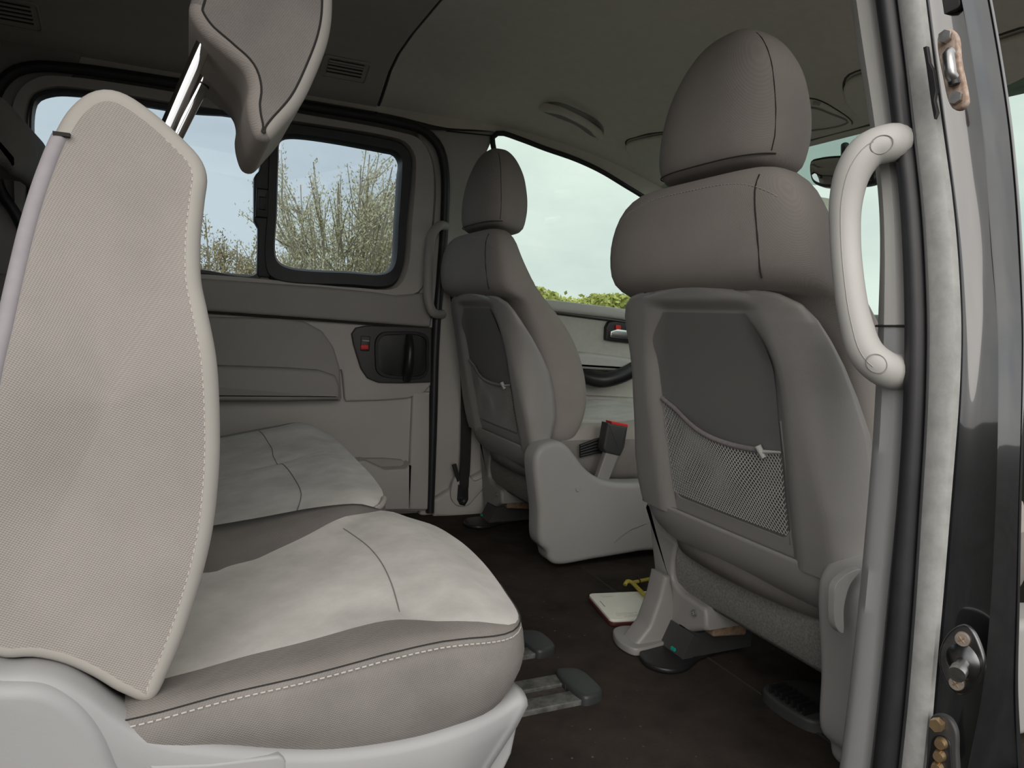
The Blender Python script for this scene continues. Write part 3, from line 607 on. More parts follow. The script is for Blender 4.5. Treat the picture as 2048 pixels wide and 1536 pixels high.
# ---- third row seat behind, only its headrest and shoulder show
s4 = empty('third_row_seat', (-.55, 1.72, 0), 'dark grey rearmost seat in shadow at the far left, its headrest before the window edge', 'seat', 'rear seats in the van')
rings = [se_ring(-.50+.0*z, 1.72, z, hx, .24, n=40, p=4) for z, hx in ((.3, .06), (.5, .07), (.66, .065), (.74, .05), (.77, .03))]
loft('backrest', rings, 'weave_dark', s4, sharp=80)
ph = [(-110, 160), (-60, 165), (0, 190), (22, 215), (45, 240), (56, 270), (55, 305), (48, 330), (35, 345), (15, 345), (0, 330), (-60, 320), (-110, 300)]
P = cr_spline([PY(a, b, 1.62) for a, b in ph], 90); extrude_soft('headrest', P, (0, .25, 0), .03, 'weave_side', s4, nr=5, sharp=80)
for y in (1.68, 1.80): tube('headrest_post', [(-.47, y, .72), (-.42, y, .92)], .007, 'chrome', s4, n=12)
V, Fs = box_vf((-.45, 1.72, .16), (.30, .48, .31)); mesh('seat_base', V, Fs, 'weave_dark', s4, smooth=False)

# ---- front seats ------------------------------------------------------------
YC = .893
def front_seat(dy, dx, label, base_cover=False):
    t = empty('front_seat', (.9+dx, YC+dy, 0), label, 'seat', 'front seats')
    T = np.array([dx, dy, 0])
    def pts(L): return np.array(L, float)+T
    # backrest fabric
    rg = []
    for z, x0, x1, hw in ((.285, .85, .90, .15), (.30, .84, .93, .185), (.33, .83, .955, .205), (.40, .82, .975, .218), (.48, .805, .965, .222), (.57, .775, .925, .224), (.63, .748, .875, .226), (.665, .728, .838, .228), (.682, .692, .822, .231), (.70, .677, .805, .232), (.74, .670, .778, .228), (.775, .671, .76, .218), (.805, .674, .752, .200), (.825, .680, .745, .178), (.838, .69, .735, .150), (.843, .70, .725, .11)):
        rg.append(se_ring((x0+x1)/2, YC, z, (x1-x0)/2, hw, n=72, p=4.2)+T)
    bk = loft('backrest', smooth_rings(rg, 40), 'weave_dark', t, sharp=85)
    # seams on the back of the fabric: vertical, and along the shoulder top
    def xr(z): return np.interp(z, [.66, .70, .74, .775, .805, .825, .838], [.693, .676, .670, .671, .674, .680, .69])
    def sx(y, z):
        x1_ = np.interp(z, [.66, .70, .74, .775, .805, .825, .838], [.84, .805, .778, .76, .752, .745, .735]); h_ = np.interp(z, [.66, .70, .74, .775, .805, .825, .838], [.23, .232, .228, .218, .20, .178, .15])
        c_x = (xr(z)+x1_)/2; return c_x-(c_x-xr(z))*(max(0, 1-abs(y/h_)**4.2))**(1/4.2)
    vs = [(sx(-.165+.02*sstep(.72, .83, z), z)-.0004, YC-.165+.02*sstep(.72, .83, z), z) for z in np.linspace(.690, .826, 18)]
    tube('back_seam', pts(vs), .0012, 'seam', bk, n=5)
    hsr = [(sx(y, .8235-.035*abs(y/.19)**3.5)-.0005, YC+y, .8235-.035*abs(y/.19)**3.5) for y in np.linspace(-.185, .185, 40)]
    stitches('shoulder_stitching', pts(hsr), 'pl_mid', bk, r=.0008, length=.0045, gap=.003)
    # headrest
    rg = []
    for z, x0, x1, hw in ((.846, .715, .765, .095), (.848, .702, .785, .116), (.858, .695, .805, .128), (.885, .691, .814, .135), (.92, .690, .816, .133), (.955, .692, .813, .125), (.985, .697, .808, .114), (1.010, .704, .800, .099), (1.030, .711, .792, .082), (1.047, .719, .783, .061), (1.058, .729, .774, .040), (1.063, .738, .766, .020)):
        r_ = se_ring((x0+x1)/2, YC, z, (x1-x0)/2, hw, n=64, p=3.0)
        r_[:, 2] -= .012*(r_[:, 0]-.75)/.05*sstep(.90, .846, z)
        rg.append(r_+T)
    hr = loft('headrest', smooth_rings(rg, 34), 'weave_dark', t, sharp=85)
    HZ = [.858, .885, .92, .955, .985, 1.01, 1.03, 1.047]
    def hx(z): return np.interp(z, HZ, [.695, .691, .690, .692, .697, .704, .711, .719])
    def hw(z): return np.interp(z, HZ, [.128, .135, .133, .125, .114, .099, .082, .061])
    for sgn in (-1,):
        sv = []
        for z in np.linspace(.866, 1.043, 30):
            f = .955; yy = sgn*f*hw(z); cx = np.interp(z, HZ, [.750, .7525, .753, .7525, .7525, .752, .7515, .751])
            hxx = cx-hx(z); xx = cx-hxx*(1-f**3.0)**(1/3.0); sv.append((xx-.0006, YC+yy, z+.0))
        tube('headrest_seam', pts(sv), .0008, 'seam', hr, n=5); stitches('headrest_stitching', pts(np.array(sv)+[-.0012, .003, 0]), 'pl_mid', hr, r=.0006, length=.004, gap=.003)
    bs = [(.750-.0555*(1-min(1, abs(y/.1285))**3)**(1/3)-.0004, YC+y, .8625) for y in np.linspace(-.126, .126, 50)]
    tube('headrest_hem', pts(bs), .0011, 'seam', hr, n=5)
    for y in (-.05, .05): tube('headrest_post', pts([(.735, YC+y, .80), (.745, YC+y, .87)]), .006, 'pl_black', t, n=10)
    # hard back shell: rows from left wing over the back to right wing
    zz = [.290, .300, .33, .38, .44, .49, .54, .58, .61, .635, .655, .668, .677, .681]
    yr = [.210, .218, .222, .220, .208, .200, .192, .186, .178, .168, .150, .128, .090, .03]
    ywx = [.222, .232, .236, .236, .234, .231, .227, .226, .224, .216, .200, .170, .118, .035]
    xw = [.800, .815, .838, .850, .842, .828, .802, .775, .752, .735, .722, .712, .704, .700]
    xb = [.792, .790, .782, .770, .756, .744, .733, .723, .716, .710, .705, .701, .699, .698]
    Z = np.linspace(.290, .681, 60); rows = []
    Z = np.r_[np.linspace(.29, .62, 42), np.linspace(.625, .681, 26)]
    g = lambda arr, z: float(np.interp(z, zz, arr))
    U = np.linspace(-1, 1, 61)
    def back_x(y, z):      # recessed centre panel
        yr_ = g(yr, z); yy_ = y+.013; dpt = .017*sstep(.165-.02*sstep(.5, .66, z), .128-.05*sstep(.56, .655, z), abs(yy_))*(.65*sstep(.668, .648, z)+.35*sstep(.66, .57, z))
        side = .010*sstep(.155, .19, abs(y))
        return g(xb, z)+dpt+side*0
    for z in Z:
        row = []; r1, w1, xw1, xb1 = g(yr, z), g(ywx, z), g(xw, z), g(xb, z)
        for u in U:
            s = 1 if u > 0 else -1; q = abs(u)
            if q < .72: y = q/.72*r1; row.append((back_x(s*y, z)+.006*(y/max(r1, .02))**4, YC+s*y, z))
            else:
                k = (q-.72)/.28; y = r1+(w1-r1)*(1-(1-k)**2.0); x = xb1+.006+(xw1-xb1-.006)*k**1.35; row.append((x, YC+s*y, z))
        rows.append(np.array(row)+T)
    rows.insert(0, np.array([p+[.02, 0, -.004] for p in rows[0]]))
    top = np.array([p+[.018, 0, .004] for p in rows[-1]]); rows.append(top)
    V = np.vstack(rows); shl = mesh('back_shell', V, rings_faces(len(rows), 61, closed=False), 'pl_seat', t, sharp=60)
    sm = shl.modifiers.new('thickness', 'SOLIDIFY'); sm.thickness = .004; sm.offset = -1
    # darker centre panel sits in the recess
    cp = []
    for z in np.linspace(.315, .644, 34):
        hwid = .134-.045*sstep(.575, .66, z)**1.5
        cp.append([(back_x(hwid*u-.013, z)-.0058, YC-.013+hwid*u, z) for u in np.linspace(-1, 1, 20)])
    o = mesh('centre_panel', np.array(cp).reshape(-1, 3)+T, rings_faces(34, 20, closed=False), 'pl_back', shl, sharp=60)
    # pocket frame
    def bp(y, z, o=0.): return (back_x(0, z)-o, YC-.013+y, z)
    fo = [(.150, .500), (.158, .40), (.160, .305), (.152, .292), (.0, .292), (-.150, .292), (-.160, .305), (-.156, .40), (-.150, .498)]
    fi = [(.126, .500), (.130, .40), (.131, .345), (.118, .327), (.0, .327), (-.118, .327), (-.134, .345), (-.136, .40), (-.134, .498)]
    fo = lin_resample(fo, 70); fi = lin_resample(fi, 70)
    ro = [np.array([bp(y, z, -.004) for y, z in fo]), np.array([bp(y, z, .006) for y, z in fo*.93+fi*.07]), np.array([bp(y, z, .007) for y, z in fo*.15+fi*.85]), np.array([bp(y, z, -.002) for y, z in fi])]
    A = np.stack(ro, 1)+T; mesh('pocket_frame', A.reshape(-1, 3), rings_faces(70, 4, closed=False), 'pl_seat', shl, sharp=50)
    tube('frame_gap', np.array([bp(y, z, .003) for y, z in fo])+T, .0013, 'seam', shl, n=5)
    # elastic net, diamond lattice of thin ribbons, sagging
    def S(u, v):
        y = .120-.268*u; ztop_ = .494-.048*math.sin(math.pi*min(1, u*.72))**1.0-.004*u; z = .329+(ztop_-.329)*v
        bulge = .010*math.sin(math.pi*u)*(.35+.65*v)+.004*math.sin(u*9+v*4)*v+.003*math.sin(u*17-v*5)*(1-abs(2*v-1))
        return np.array([back_x(0, z)-.0085-max(0, bulge), YC+y, z])+T
    nu, nv = 44, 30; lst = []
    def ribbon(p, q, w):
        d = q-p; nn = np.cross(d, [1, 0, 0]); nn = nn/max(np.linalg.norm(nn), 1e-9)*w; return [p-nn, q-nn, q+nn, p+nn], [(0, 1, 2, 3)]
    for i in range(nu):
        for j in range(nv):
            p = S(i/nu, j/nv)
            q = S((i+1)/nu, (j+.5)/nv) if j+.5 <= nv else None; r_ = S((i+1)/nu, max(0, j-.5)/nv)
            a = S((i+.5*(j % 2))/nu, j/nv) if i+.5 <= nu else p
            b = S(min(1, (i+.5+.5*(j % 2))/nu), (j+1)/nv); c = S(min(1, max(0, i-.5+.5*(j % 2))/nu), (j+1)/nv)
            lst.append(ribbon(a, b, .00075)); lst.append(ribbon(a, c, .00075))
    V, Fs = join_parts(lst); net = mesh('pocket_net', V, Fs, 'net', t, smooth=False)
    band = [S(u, 1.0)+np.array([-.002, 0, .003]) for u in np.linspace(0, .86, 30)]
    tube('elastic_band', band, .0042, 'zip_dark', net, n=8, flat=.8)
    kn = S(.87, 1.0)+np.array([-.003, 0, .001]); V, Fs = join_parts([cyl_vf(kn+[-.004, .004, .008], kn+[.002, -.004, -.008], .005, .004, 9), cyl_vf(kn+[0, 0, 0], S(1., 1.), .003, .0015, 7)]); mesh('band_knot', V, Fs, 'net', net)
    # lower rounded panel under the shell
    rows = []
    for z, x, hw_ in ((.298, .792, .215), (.275, .797, .212), (.252, .808, .206), (.232, .826, .200), (.218, .850, .195), (.212, .880, .190)):
        rows.append([(x+.012*(abs(u)**8), YC+hw_*u+.0, z) for u in np.linspace(-1, 1, 25)])
    rows = cr_spline(np.array(rows).reshape(6, -1), 22, False).reshape(22, 25, 3)
    lp = mesh('lower_back_panel', rows.reshape(-1, 3)+T, rings_faces(22, 25, closed=False), 'pl_seat', t, sharp=60)
    sm = lp.modifiers.new('thickness', 'SOLIDIFY'); sm.thickness = .004; sm.offset = -1
    # felt valance
    rows = []
    for k in np.linspace(0, 1, 14):
        z = .225-.115*k; x = .868+.016*math.sin(k*2.6)*-1+.02*k
        rows.append([(x, YC+.19-.385*u, z-.0) for u in np.linspace(0, 1, 16)])
    rows.append([(p[0]+.04, p[1], p[2]+.01) for p in rows[-1]])
    mesh('felt_valance', np.array(rows).reshape(-1, 3)+T, rings_faces(len(rows), 16, closed=False), 'roll', t, sharp=80)
    # inner leg cover (left in the picture)
    P = lin_resample([PX(a, b, .86) for a, b in ((1286, 1000), (1300, 1045), (1345, 1082), (1337, 1120), (1335, 1155), (1352, 1180), (1402, 1214), (1405, 1256), (1342, 1262), (1312, 1246))], 70, True)
    P[:, 1] -= .012
    lg = extrude_soft('leg_cover', P+T, (.10, 0, 0), .008, 'pl_seat', t, sharp=60)
    q = PX(1380, 1221, .857)+T; V, Fs = cyl_vf(q+[.003, -.012, 0], q+[-.002, -.012, 0], .006, n=16); sc_ = mesh('leg_screw', V, Fs, 'pl_back', lg)
    V, Fs = join_parts([box_vf(q+[-.0022, -.012, 0], (.001, .007, .0015)), box_vf(q+[-.0022, -.012, 0], (.001, .0015, .007))]); mesh('screw_cross', V, Fs, 'pl_mid', sc_, smooth=False)
    # side shield facing the middle of the van / the near door
    ol = [(1078, 930), (1080, 912), (1092, 893), (1110, 885), (1128, 883), (1146, 893), (1162, 912), (1182, 938), (1205, 955), (1235, 965), (1270, 967), (1330, 966), (1400, 975), (1400, 1085), (1290, 1104), (1200, 1119), (1122, 1130), (1108, 1120), (1104, 1104), (1090, 1088), (1087, 1020)]
    P = lin_resample(cr_spline([PY(a, b, 1.515) for a, b in ol], 160), 160, True)-np.array([0, .905, 0])
    ss = extrude_soft('side_shield', P+T, (0, .07, 0), .015, 'pl_mid', t, nr=5, sharp=70)
    q = PY(1165, 977, 1.515)-np.array([0, .905, 0])+T; V, Fs = cyl_vf(q+[0, .002, 0], q+[0, -.003, 0], .0095, .007, n=18); mesh('screw_cap', V, Fs, 'pl_mid', ss)
    tube('shield_crease', [PY(a, b, 1.513)-np.array([0, .905, 0])+T for a, b in ((1236, 1085), (1250, 1072), (1270, 1058), (1300, 1046))], .0012, 'pl_seat', ss, n=5)
    P = np.array([PY(a, b, .617) for a, b in ((1658, 1200), (1662, 1165), (1690, 1140), (1712, 1135), (1690, 1165), (1678, 1210), (1676, 1262), (1662, 1250))])
    if base_cover: extrude_soft('recliner_plate', cr_spline(P, 40)+T-[0, .008, 0], (0, .01, 0), .001, 'pl_mid', ss)
    # cushion
    pl = [(.86, YC-.18), (1.0, YC-.195), (1.2, YC-.205), (1.30, YC-.18), (1.32, YC), (1.30, YC+.20), (1.2, YC+.235), (1.0, YC+.225), (.86, YC+.20)]
    rear_cushion('seat_cushion', [(x+dx, y+dy) for x, y in pl], lambda x, y: .315, lambda x, y: .355+.02*sstep(1.0, 1.25, x), lambda x, y: .20, lambda q, p: .86, t, ['weave_side', 'suede_dark', 'suede'], n=80)
    # mount, bracket, rail shoe
    V, Fs = box_vf(np.array((1.13, YC+.0, .14))+T, (.30, .36, .12)); mesh('seat_frame', V, Fs, 'pl_black', t, smooth=False)
    br = lin_resample([(.882, .990-.0, .118), (.905, .985, .118), (.905, .985, .085), (.96, .985, .072), (.96, .985, .052), (.88, .985, .060)], 40, True)
    extrude_soft('rusty_bracket', br+T, (0, .05, 0), .004, 'rust2', t)
    for yy in (1.00, .60):
        if yy < .7: continue
        fo = [PZ(a, b, .003) for a, b in ((1283, 1305), (1279, 1318), (1292, 1335), (1320, 1346), (1345, 1349), (1372, 1343), (1400, 1322), (1450, 1302), (1470, 1285), (1440, 1268), (1380, 1270), (1330, 1290))]
        sho = extrude_soft('rail_shoe', (cr_spline(fo, 70)+T)[::-1], (0, 0, .010), .004, 'pl_black', t)
        V, Fs = join_parts([box_vf(np.array((.93, 1.035, .035))+T, (.14, .045, .045)), box_vf(np.array((.855, 1.045, .030))+T, (.02, .07, .05), rot=[[.9, 0, .44], [0, 1, 0], [-.44, 0, .9]])])
        mesh('rail_block', V, Fs, 'pl_char', sho, smooth=False)
        q = PZ(1350, 1297, .04)+T; V, Fs = box_vf(q+[-.004, 0, 0], (.004, .010, .005)); mesh('teal_dot', V, Fs, 'teal', sho, smooth=False)
    # second, outer shoe
    P = [(1.16, YC+dy-.40+.30, 0)]
    if base_cover:
        P = lin_resample([PY(a, b, 1.13) for a, b in ((1300, 1135), (1312, 1135), (1330, 1240), (1330, 1295), (1232, 1282), (1270, 1235), (1290, 1180))], 60, True)
        bc = extrude_soft('belt_bracket_cover', P, (0, -.05, 0), .008, 'pl_seat', t)
        P = cr_spline([PZ(a, b, .012) for a, b in ((1227, 1262), (1245, 1256), (1290, 1258), (1330, 1265), (1345, 1282), (1310, 1296), (1270, 1303), (1245, 1292), (1230, 1278))], 50)
        extrude_soft('flat_foot', P[::-1]+[0, 0, .006], (0, 0, -.016), .004, 'pl_seat', bc)
        q = PZ(1268, 1272, .02); V, Fs = cyl_vf(q, q+[0, 0, .002], .005, n=12); mesh('foot_screw', V, Fs, 'pl_seat', bc)
    return t
M['net'] = mat('grey_net', (.50, .49, .47), .8)
M['zip_dark'] = mat('mauve_elastic', (.20, .18, .185), .85, noise_amt=.1, noise_scale=200)
front_seat(0, 0, 'dark grey front seat with mesh pocket, close behind the near door pillar', True)
far_seat = front_seat(.905, -.012, 'dark grey front seat with mesh pocket beside the far door')

# ---- floor rails ------------------------------------------------------------
def rail(y0, y1, x0, label):
    t = empty('seat_rail', (.45, (y0+y1)/2, 0), label, 'rail', 'seat rails on the floor')
    wd = (y1-y0)
    for ya, yb in ((y0, y0+wd*.36), (y1-wd*.36, y1)):
        P = lin_resample([(x0, ya, .009), (.612, ya, .009), (.612, yb, .009), (x0, yb, .009)], 40, True)
        extrude_soft('rail_bar', P, (0, 0, -.009), .002, 'railmetal', t, back_round=False)
    V, Fs = box_vf(((x0+.60)/2, (y0+y1)/2, .0015), (.60-x0, wd*.3, .003)); mesh('rail_slot', V, Fs, 'railslot', t, smooth=False)
    P = cr_spline([(.592, y0-.004, .017), (.615, y0-.004, .017), (.634, y0+.006, .015), (.640, (y0+y1)/2, .015), (.634, y1-.006, .015), (.612, y1+.004, .017), (.592, y1+.004, .017)], 50)
    extrude_soft('end_cap', P, (0, 0, -.017), .006, 'pl_rail', t, back_round=False)
    V, Fs = cyl_vf((.590, (y0+y1)/2, .004), (.590, (y0+y1)/2, .012), .006, n=10); mesh('stop_bolt', V, Fs, 'rust2', t)
M['railmetal'] = mat('scuffed_rail', (.10, .10, .095), .55, noise_amt=.5, noise_scale=60, bump=.3, bump_scale=200)
M['railslot'] = mat('rail_slot_dust', (.06, .05, .045), .9, noise_amt=.4, noise_scale=60)
M['pl_rail'] = mat('rail_cap_plastic', (.036, .04, .04), .45, noise_amt=.1)
rail(.955, 1.045, .25, 'scuffed floor rail with rounded end cap below the near rear seat')
rail(1.125, 1.205, .25, 'floor rail with end cap half hidden behind the near rear seat')
# ---- heater vent in the floor under the near front seat
t = empty('floor_vent', (1.0, .80, 0), 'black slotted heater outlet on the floor under the near front seat', 'vent')
C_ = PZ(1598, 1385, .03)
P = cr_spline([C_+[-.03, .05, -.01], C_+[.05, .05, -.01], C_+[.09, 0, -.01], C_+[.05, -.06, -.01], C_+[-.03, -.06, -.01]], 40)
extrude_soft('housing', P[::-1], (0, 0, -.03), .006, 'pl_char', t, back_round=False)
for k in range(7):
    V, Fs = box_vf(C_+[-.016+.0*k, .030-.012*k, -.004], (.035, .005, .012)); mesh('slat', V, Fs, 'pl_black', t, smooth=False)

# ---- notepad with yellow cord
t = empty('notepad', (.87, 1.27, 0), 'cream notepad with maroon base and a yellow cord, lying on the black carpet', 'notepad')
crn = [PZ(a, b, .016) for a, b in ((1177, 1190), (1250, 1166))]
A = PZ(1176, 1187, .016); B = PZ(1222, 1240, .016); u = B-A; wdt = PZ(1252, 1167, .016)-A
def rrect(A, u, v, r, n=8):
    lu, lv = np.linalg.norm(u), np.linalg.norm(v); uu, vv_ = u/lu, v/lv; pts = []
    for cu_, cv_, a0 in ((r, r, 180), (lu-r, r, 270), (lu-r, lv-r, 0), (r, lv-r, 90)):
        for k in range(n):
            a = math.radians(a0+90*k/(n-1)); pts.append(A+uu*(cu_+r*math.cos(a))+vv_*(cv_+r*math.sin(a)))
    return np.array(pts)
v = wdt-u/np.linalg.norm(u)*np.dot(wdt, u)/np.linalg.norm(u); v = v/np.linalg.norm(v)*.20
pg = rrect(A, u, v, .012)
extrude_soft('page_block', pg, (0, 0, -.006), .001, 'card', t)
extrude_soft('base_board', inset(pg, -.001, np.array([0, 0, 1.]))-[0, 0, .006], (0, 0, -.009), .002, 'maroon', t)
uu = u/np.linalg.norm(u); vn = v/np.linalg.norm(v)
def onpad(a, b, h=.0172): q = A+uu*a+vn*b; return np.array([q[0], q[1], h])
lu = np.linalg.norm(u)
lst = []
for a, b0, b1 in ((.02, .018, .055), (.024, .025, .05), (lu-.018, .02, .07), (lu-.024, .02, .06), (lu-.030, .022, .07), (lu-.012, .035, .065)):
    lst.append(cyl_vf(onpad(a, b0, .0162), onpad(a, b1, .0162), .0004, n=4))
for V, Fs in lst: mesh('printed_line', V, Fs, 'ink', t)
V, Fs = cyl_vf(onpad(.045, .012, .0163), onpad(.075, .012, .0163), .0007, n=5); mesh('staple', V, Fs, 'steel_dark', t)
cp_ = [PZ(1250, 1170, .02), PZ(1254, 1163, .026), PZ(1262, 1164, .024), PZ(1275, 1176, .023), PZ(1292, 1192, .023), PZ(1320, 1210, .023)]
co = tube('yellow_cord', cp_, .0048, 'cord', t, n=9, smooth_n=30)
tube('cord_tail', [PZ(1262, 1166, .022), PZ(1275, 1163, .024), PZ(1300, 1158, .024), PZ(1320, 1155, .024)], .0044, 'cord', co, n=9, smooth_n=20)
ct = PZ(1276, 1163, .024)
th = np.linspace(0, 2*math.pi, 16); tube('black_cable_tie', [ct+np.array([.002, .006*math.cos(q), .006*math.sin(q)]) for q in th]+[ct+[.002, .004, .012]], .0016, 'pl_black', co, n=6)

# ---- seat belt on the far pillar
t = empty('seat_belt', (.77, 2.0, .05), 'black seat belt running down the far pillar to a floor bolt', 'seat belt')
path = [W(a, b, .024) for a, b in cr_spline([(905, 560), (918, 640), (930, 740), (932, 830), (931, 900), (928, 960)], 30, False)]
def webbing(name, path, wd, th_, m, parent):
    P = np.array(path); rows = []
    for p in P:
        rows.append([p+[-wd/2, 0, 0], p+[-wd/2, -th_, 0], p+[0, -th_*1.3, 0], p+[wd/2, -th_, 0], p+[wd/2, 0, 0]])
    A = np.array(rows); return mesh(name, A.reshape(-1, 3), rings_faces(len(P), 5, closed=True), m, parent, sharp=60)
webbing('webbing', path, .034, .003, 'strap', t)
webbing('folded_loop', [W(a, b, .03) for a, b in ((929, 925), (928, 950), (927, 975))], .030, .006, 'strap', t)
P = lin_resample([W(a, b, .034) for a, b in ((904, 930), (913, 927), (921, 960), (915, 965))], 30, True); extrude_soft('webbing_tail', P, (0, .004, 0), .001, 'strap', t)
an = wall_plate('anchor_plate', [(917, 970), (937, 970), (937, 1000), (930, 1012), (920, 1010), (915, 1000)], .037, .006, 'pl_black', t, r=.002, spline=False, n=40)
q = W(925, 1000, .037); V, Fs = cyl_vf(q, q+[0, -.010, 0], .010, .009, n=6); mesh('anchor_bolt', V, Fs, 'steel_dark', an)
V, Fs = cyl_vf(q+[0, -.010, 0], q+[0, -.0125, 0], .005, .004, n=10); mesh('bolt_socket', V, Fs, 'steel', an)
# ---- buckle and ribbed gaiter fixed to the far front seat
t = far_seat
P = lin_resample([PY(a, b, 1.553) for a, b in ((1192, 965), (1214, 972), (1240, 908), (1214, 900))], 40, True); sk = extrude_soft('buckle_stalk', P, (0, .02, 0), .004, 'pl_seat', t)
P = lin_resample([PY(a, b, 1.548) for a, b in ((1216, 846), (1257, 853), (1250, 895), (1242, 913), (1212, 906), (1207, 898))], 50, True); bh = extrude_soft('belt_buckle', P, (0, .034, 0), .006, 'pl_char', t)
setp(bh, 'black belt buckle with red release')
P = lin_resample([PY(a, b, 1.551) for a, b in ((1223, 843), (1256, 849), (1256, 854), (1223, 848))], 30, True); extrude_soft('red_release', P, (0, .028, 0), .0008, 'red', bh)
for k in range(5):
    q = PY(1160, 892+5*k, 1.585); e2 = PY(1216, 873+7*k, 1.585); tube('gaiter_rib', [q, (q+e2)/2+[0, 0, .002], e2], .0045, 'pl_black', t, n=8)

# ---- grab handle on the near pillar
hp = [(1798, 286), (1775, 287), (1738, 300), (1708, 340), (1692, 400), (1690, 470), (1697, 560), (1710, 640), (1732, 705), (1768, 737), (1802, 744)]
xx = [.668, .640, .625, .615, .612, .612, .612, .616, .625, .642, .670]
path = np.array([PX(a, b, x) for (a, b), x in zip(hp, xx)]); path = cr_spline(path, 60, False)
t = empty('grab_handle', path[30], 'large pale grey looped grab handle on the near door pillar', 'grab handle', 'grab handles')
rd = [.019, .019, .018, .0165, .015, .0145, .0145, .015, .0165, .018, .019]
hs = tube('handle_loop', path, rd, 'pl_pillar', t, n=20)
for idx, (cx, cy) in ((8, (1722, 296)), (51, (1741, 740))):
    q = PX(cx, cy, .6135 if idx < 20 else .614); tt = path[idx+1]-path[idx-1]; tt /= np.linalg.norm(tt)
    vd = C0-q; vd /= np.linalg.norm(vd); sd = np.cross(tt, vd); sd /= np.linalg.norm(sd); n_ = np.cross(sd, tt)
    c = path[idx]+n_*(np.interp(idx/59, np.linspace(0, 1, 11), rd)+.0003); thh = np.linspace(0, 2*math.pi, 32)
    tube('screw_cover_rim', [c+tt*.0105*math.cos(g_)+sd*.0085*math.sin(g_)-n_*.0022*math.sin(g_)**2 for g_ in thh], .0005, 'pl_seat', hs, n=5)
ln = []
for i in range(9, 52):
    tt = path[i+1]-path[i-1]; tt /= np.linalg.norm(tt); vd = C0-path[i]; vd /= np.linalg.norm(vd); sd = np.cross(tt, vd); sd /= np.linalg.norm(sd); n_ = np.cross(sd, tt)
    rr_ = np.interp(i/59, np.linspace(0, 1, 11), rd); k = .25; sg = -1 if True else 1
    ln.append(path[i]+sd*rr_*k*sg*-1+n_*rr_*math.sqrt(1-k*k))
tube('grip_split_line', ln, .0005, 'pl_mid', hs, n=5)
# ---- grab handle on the far pillar
t = empty('grab_handle', W(865, 540, .03), 'long dark grey grab handle on the far pillar behind the passenger seat', 'grab handle', 'grab handles')
path = [W(a, b, c) for a, b, c in ((890, 452, .015), (878, 452, .045), (864, 470, .055), (858, 510, .055), (856, 560, .055), (857, 600, .055), (866, 625, .05), (885, 628, .015))]
tube('handle_loop', path, .0135, 'pl_door_dark', t, n=14, smooth_n=50)
# ---- grab handle on the roof rail
t = empty('grab_handle', RS(1145, 240), 'small pale grey grab handle on the headliner above the front passenger window', 'grab handle', 'grab handles')
pa = [RS(a, b, c) for a, b, c in ((1084, 212, -.004), (1096, 216, .022), (1122, 222, .040), (1148, 234, .043), (1172, 247, .040), (1192, 262, .024), (1200, 270, -.004))]
tube('handle_bar', pa, [.014, .012, .0105, .0105, .0105, .012, .014], 'liner', t, n=12, smooth_n=40)
P = cr_spline([RS(a, b, .0075) for a, b in ((1082, 220), (1092, 206), (1120, 206), (1160, 222), (1196, 242), (1208, 262), (1202, 276), (1186, 274), (1150, 250), (1110, 234))], 60)
extrude_soft('handle_recess', P, (0, 0, .004), .001, 'pl_door_dark', t, back_round=False)
for a, b in ((1090, 216), (1191, 264)):
    q = RS(a, b, .001); tube('handle_mount', [q+[-.012, 0, 0], q, q+[.012, 0, 0]], [.006, .012, .006], 'liner', t, n=10)

# ---- roof air vents
def roof_vent(px0, px1, label):
    c = (RS(*px0, .013)+RS(*px1, .013))/2
    t = empty('roof_vent', c, label, 'vent', 'roof air vents')
    A, B = RS(*px0, .013), RS(*px1, .013); hx_ = abs(B[0]-A[0])/2; y0 = c[1]
    g = lambda x, y, o=0: (c[0]+x, y0+y, roof_z(c[0]+x, y0+y)-.0145-o)
    def plate(hx, hy, o, m, name):
        V = [g(x, y, o) for x in np.linspace(-hx, hx, 10) for y in np.linspace(-hy, hy, 8)]; return mesh(name, V, rings_faces(10, 8, closed=False), m, t)
    fr = rrect(np.array([-hx_-.014, -.036, 0]), np.array([2*hx_+.028, 0, 0]), np.array([0, .072, 0]), .010)
    tube('vent_frame', [g(x, y, .0) for x, y, z in np.vstack([fr, fr[:1]])], .0022, 'liner_rear', t, n=6)
    plate(hx_, .024, .0002, 'pl_char', 'vent_slot')
    for k in range(5):
        y = -.020+.010*k; tube('slat', [g(x, y, .002) for x in np.linspace(-hx_, hx_, 8)], .0026, 'liner_rear', t, n=6)
roof_vent((655, 132), (726, 140), 'slotted roof air vent beside the headrest, near the headliner seam')
roof_vent((-25, 18), (64, 30), 'slotted roof air vent in the top left corner of the picture')
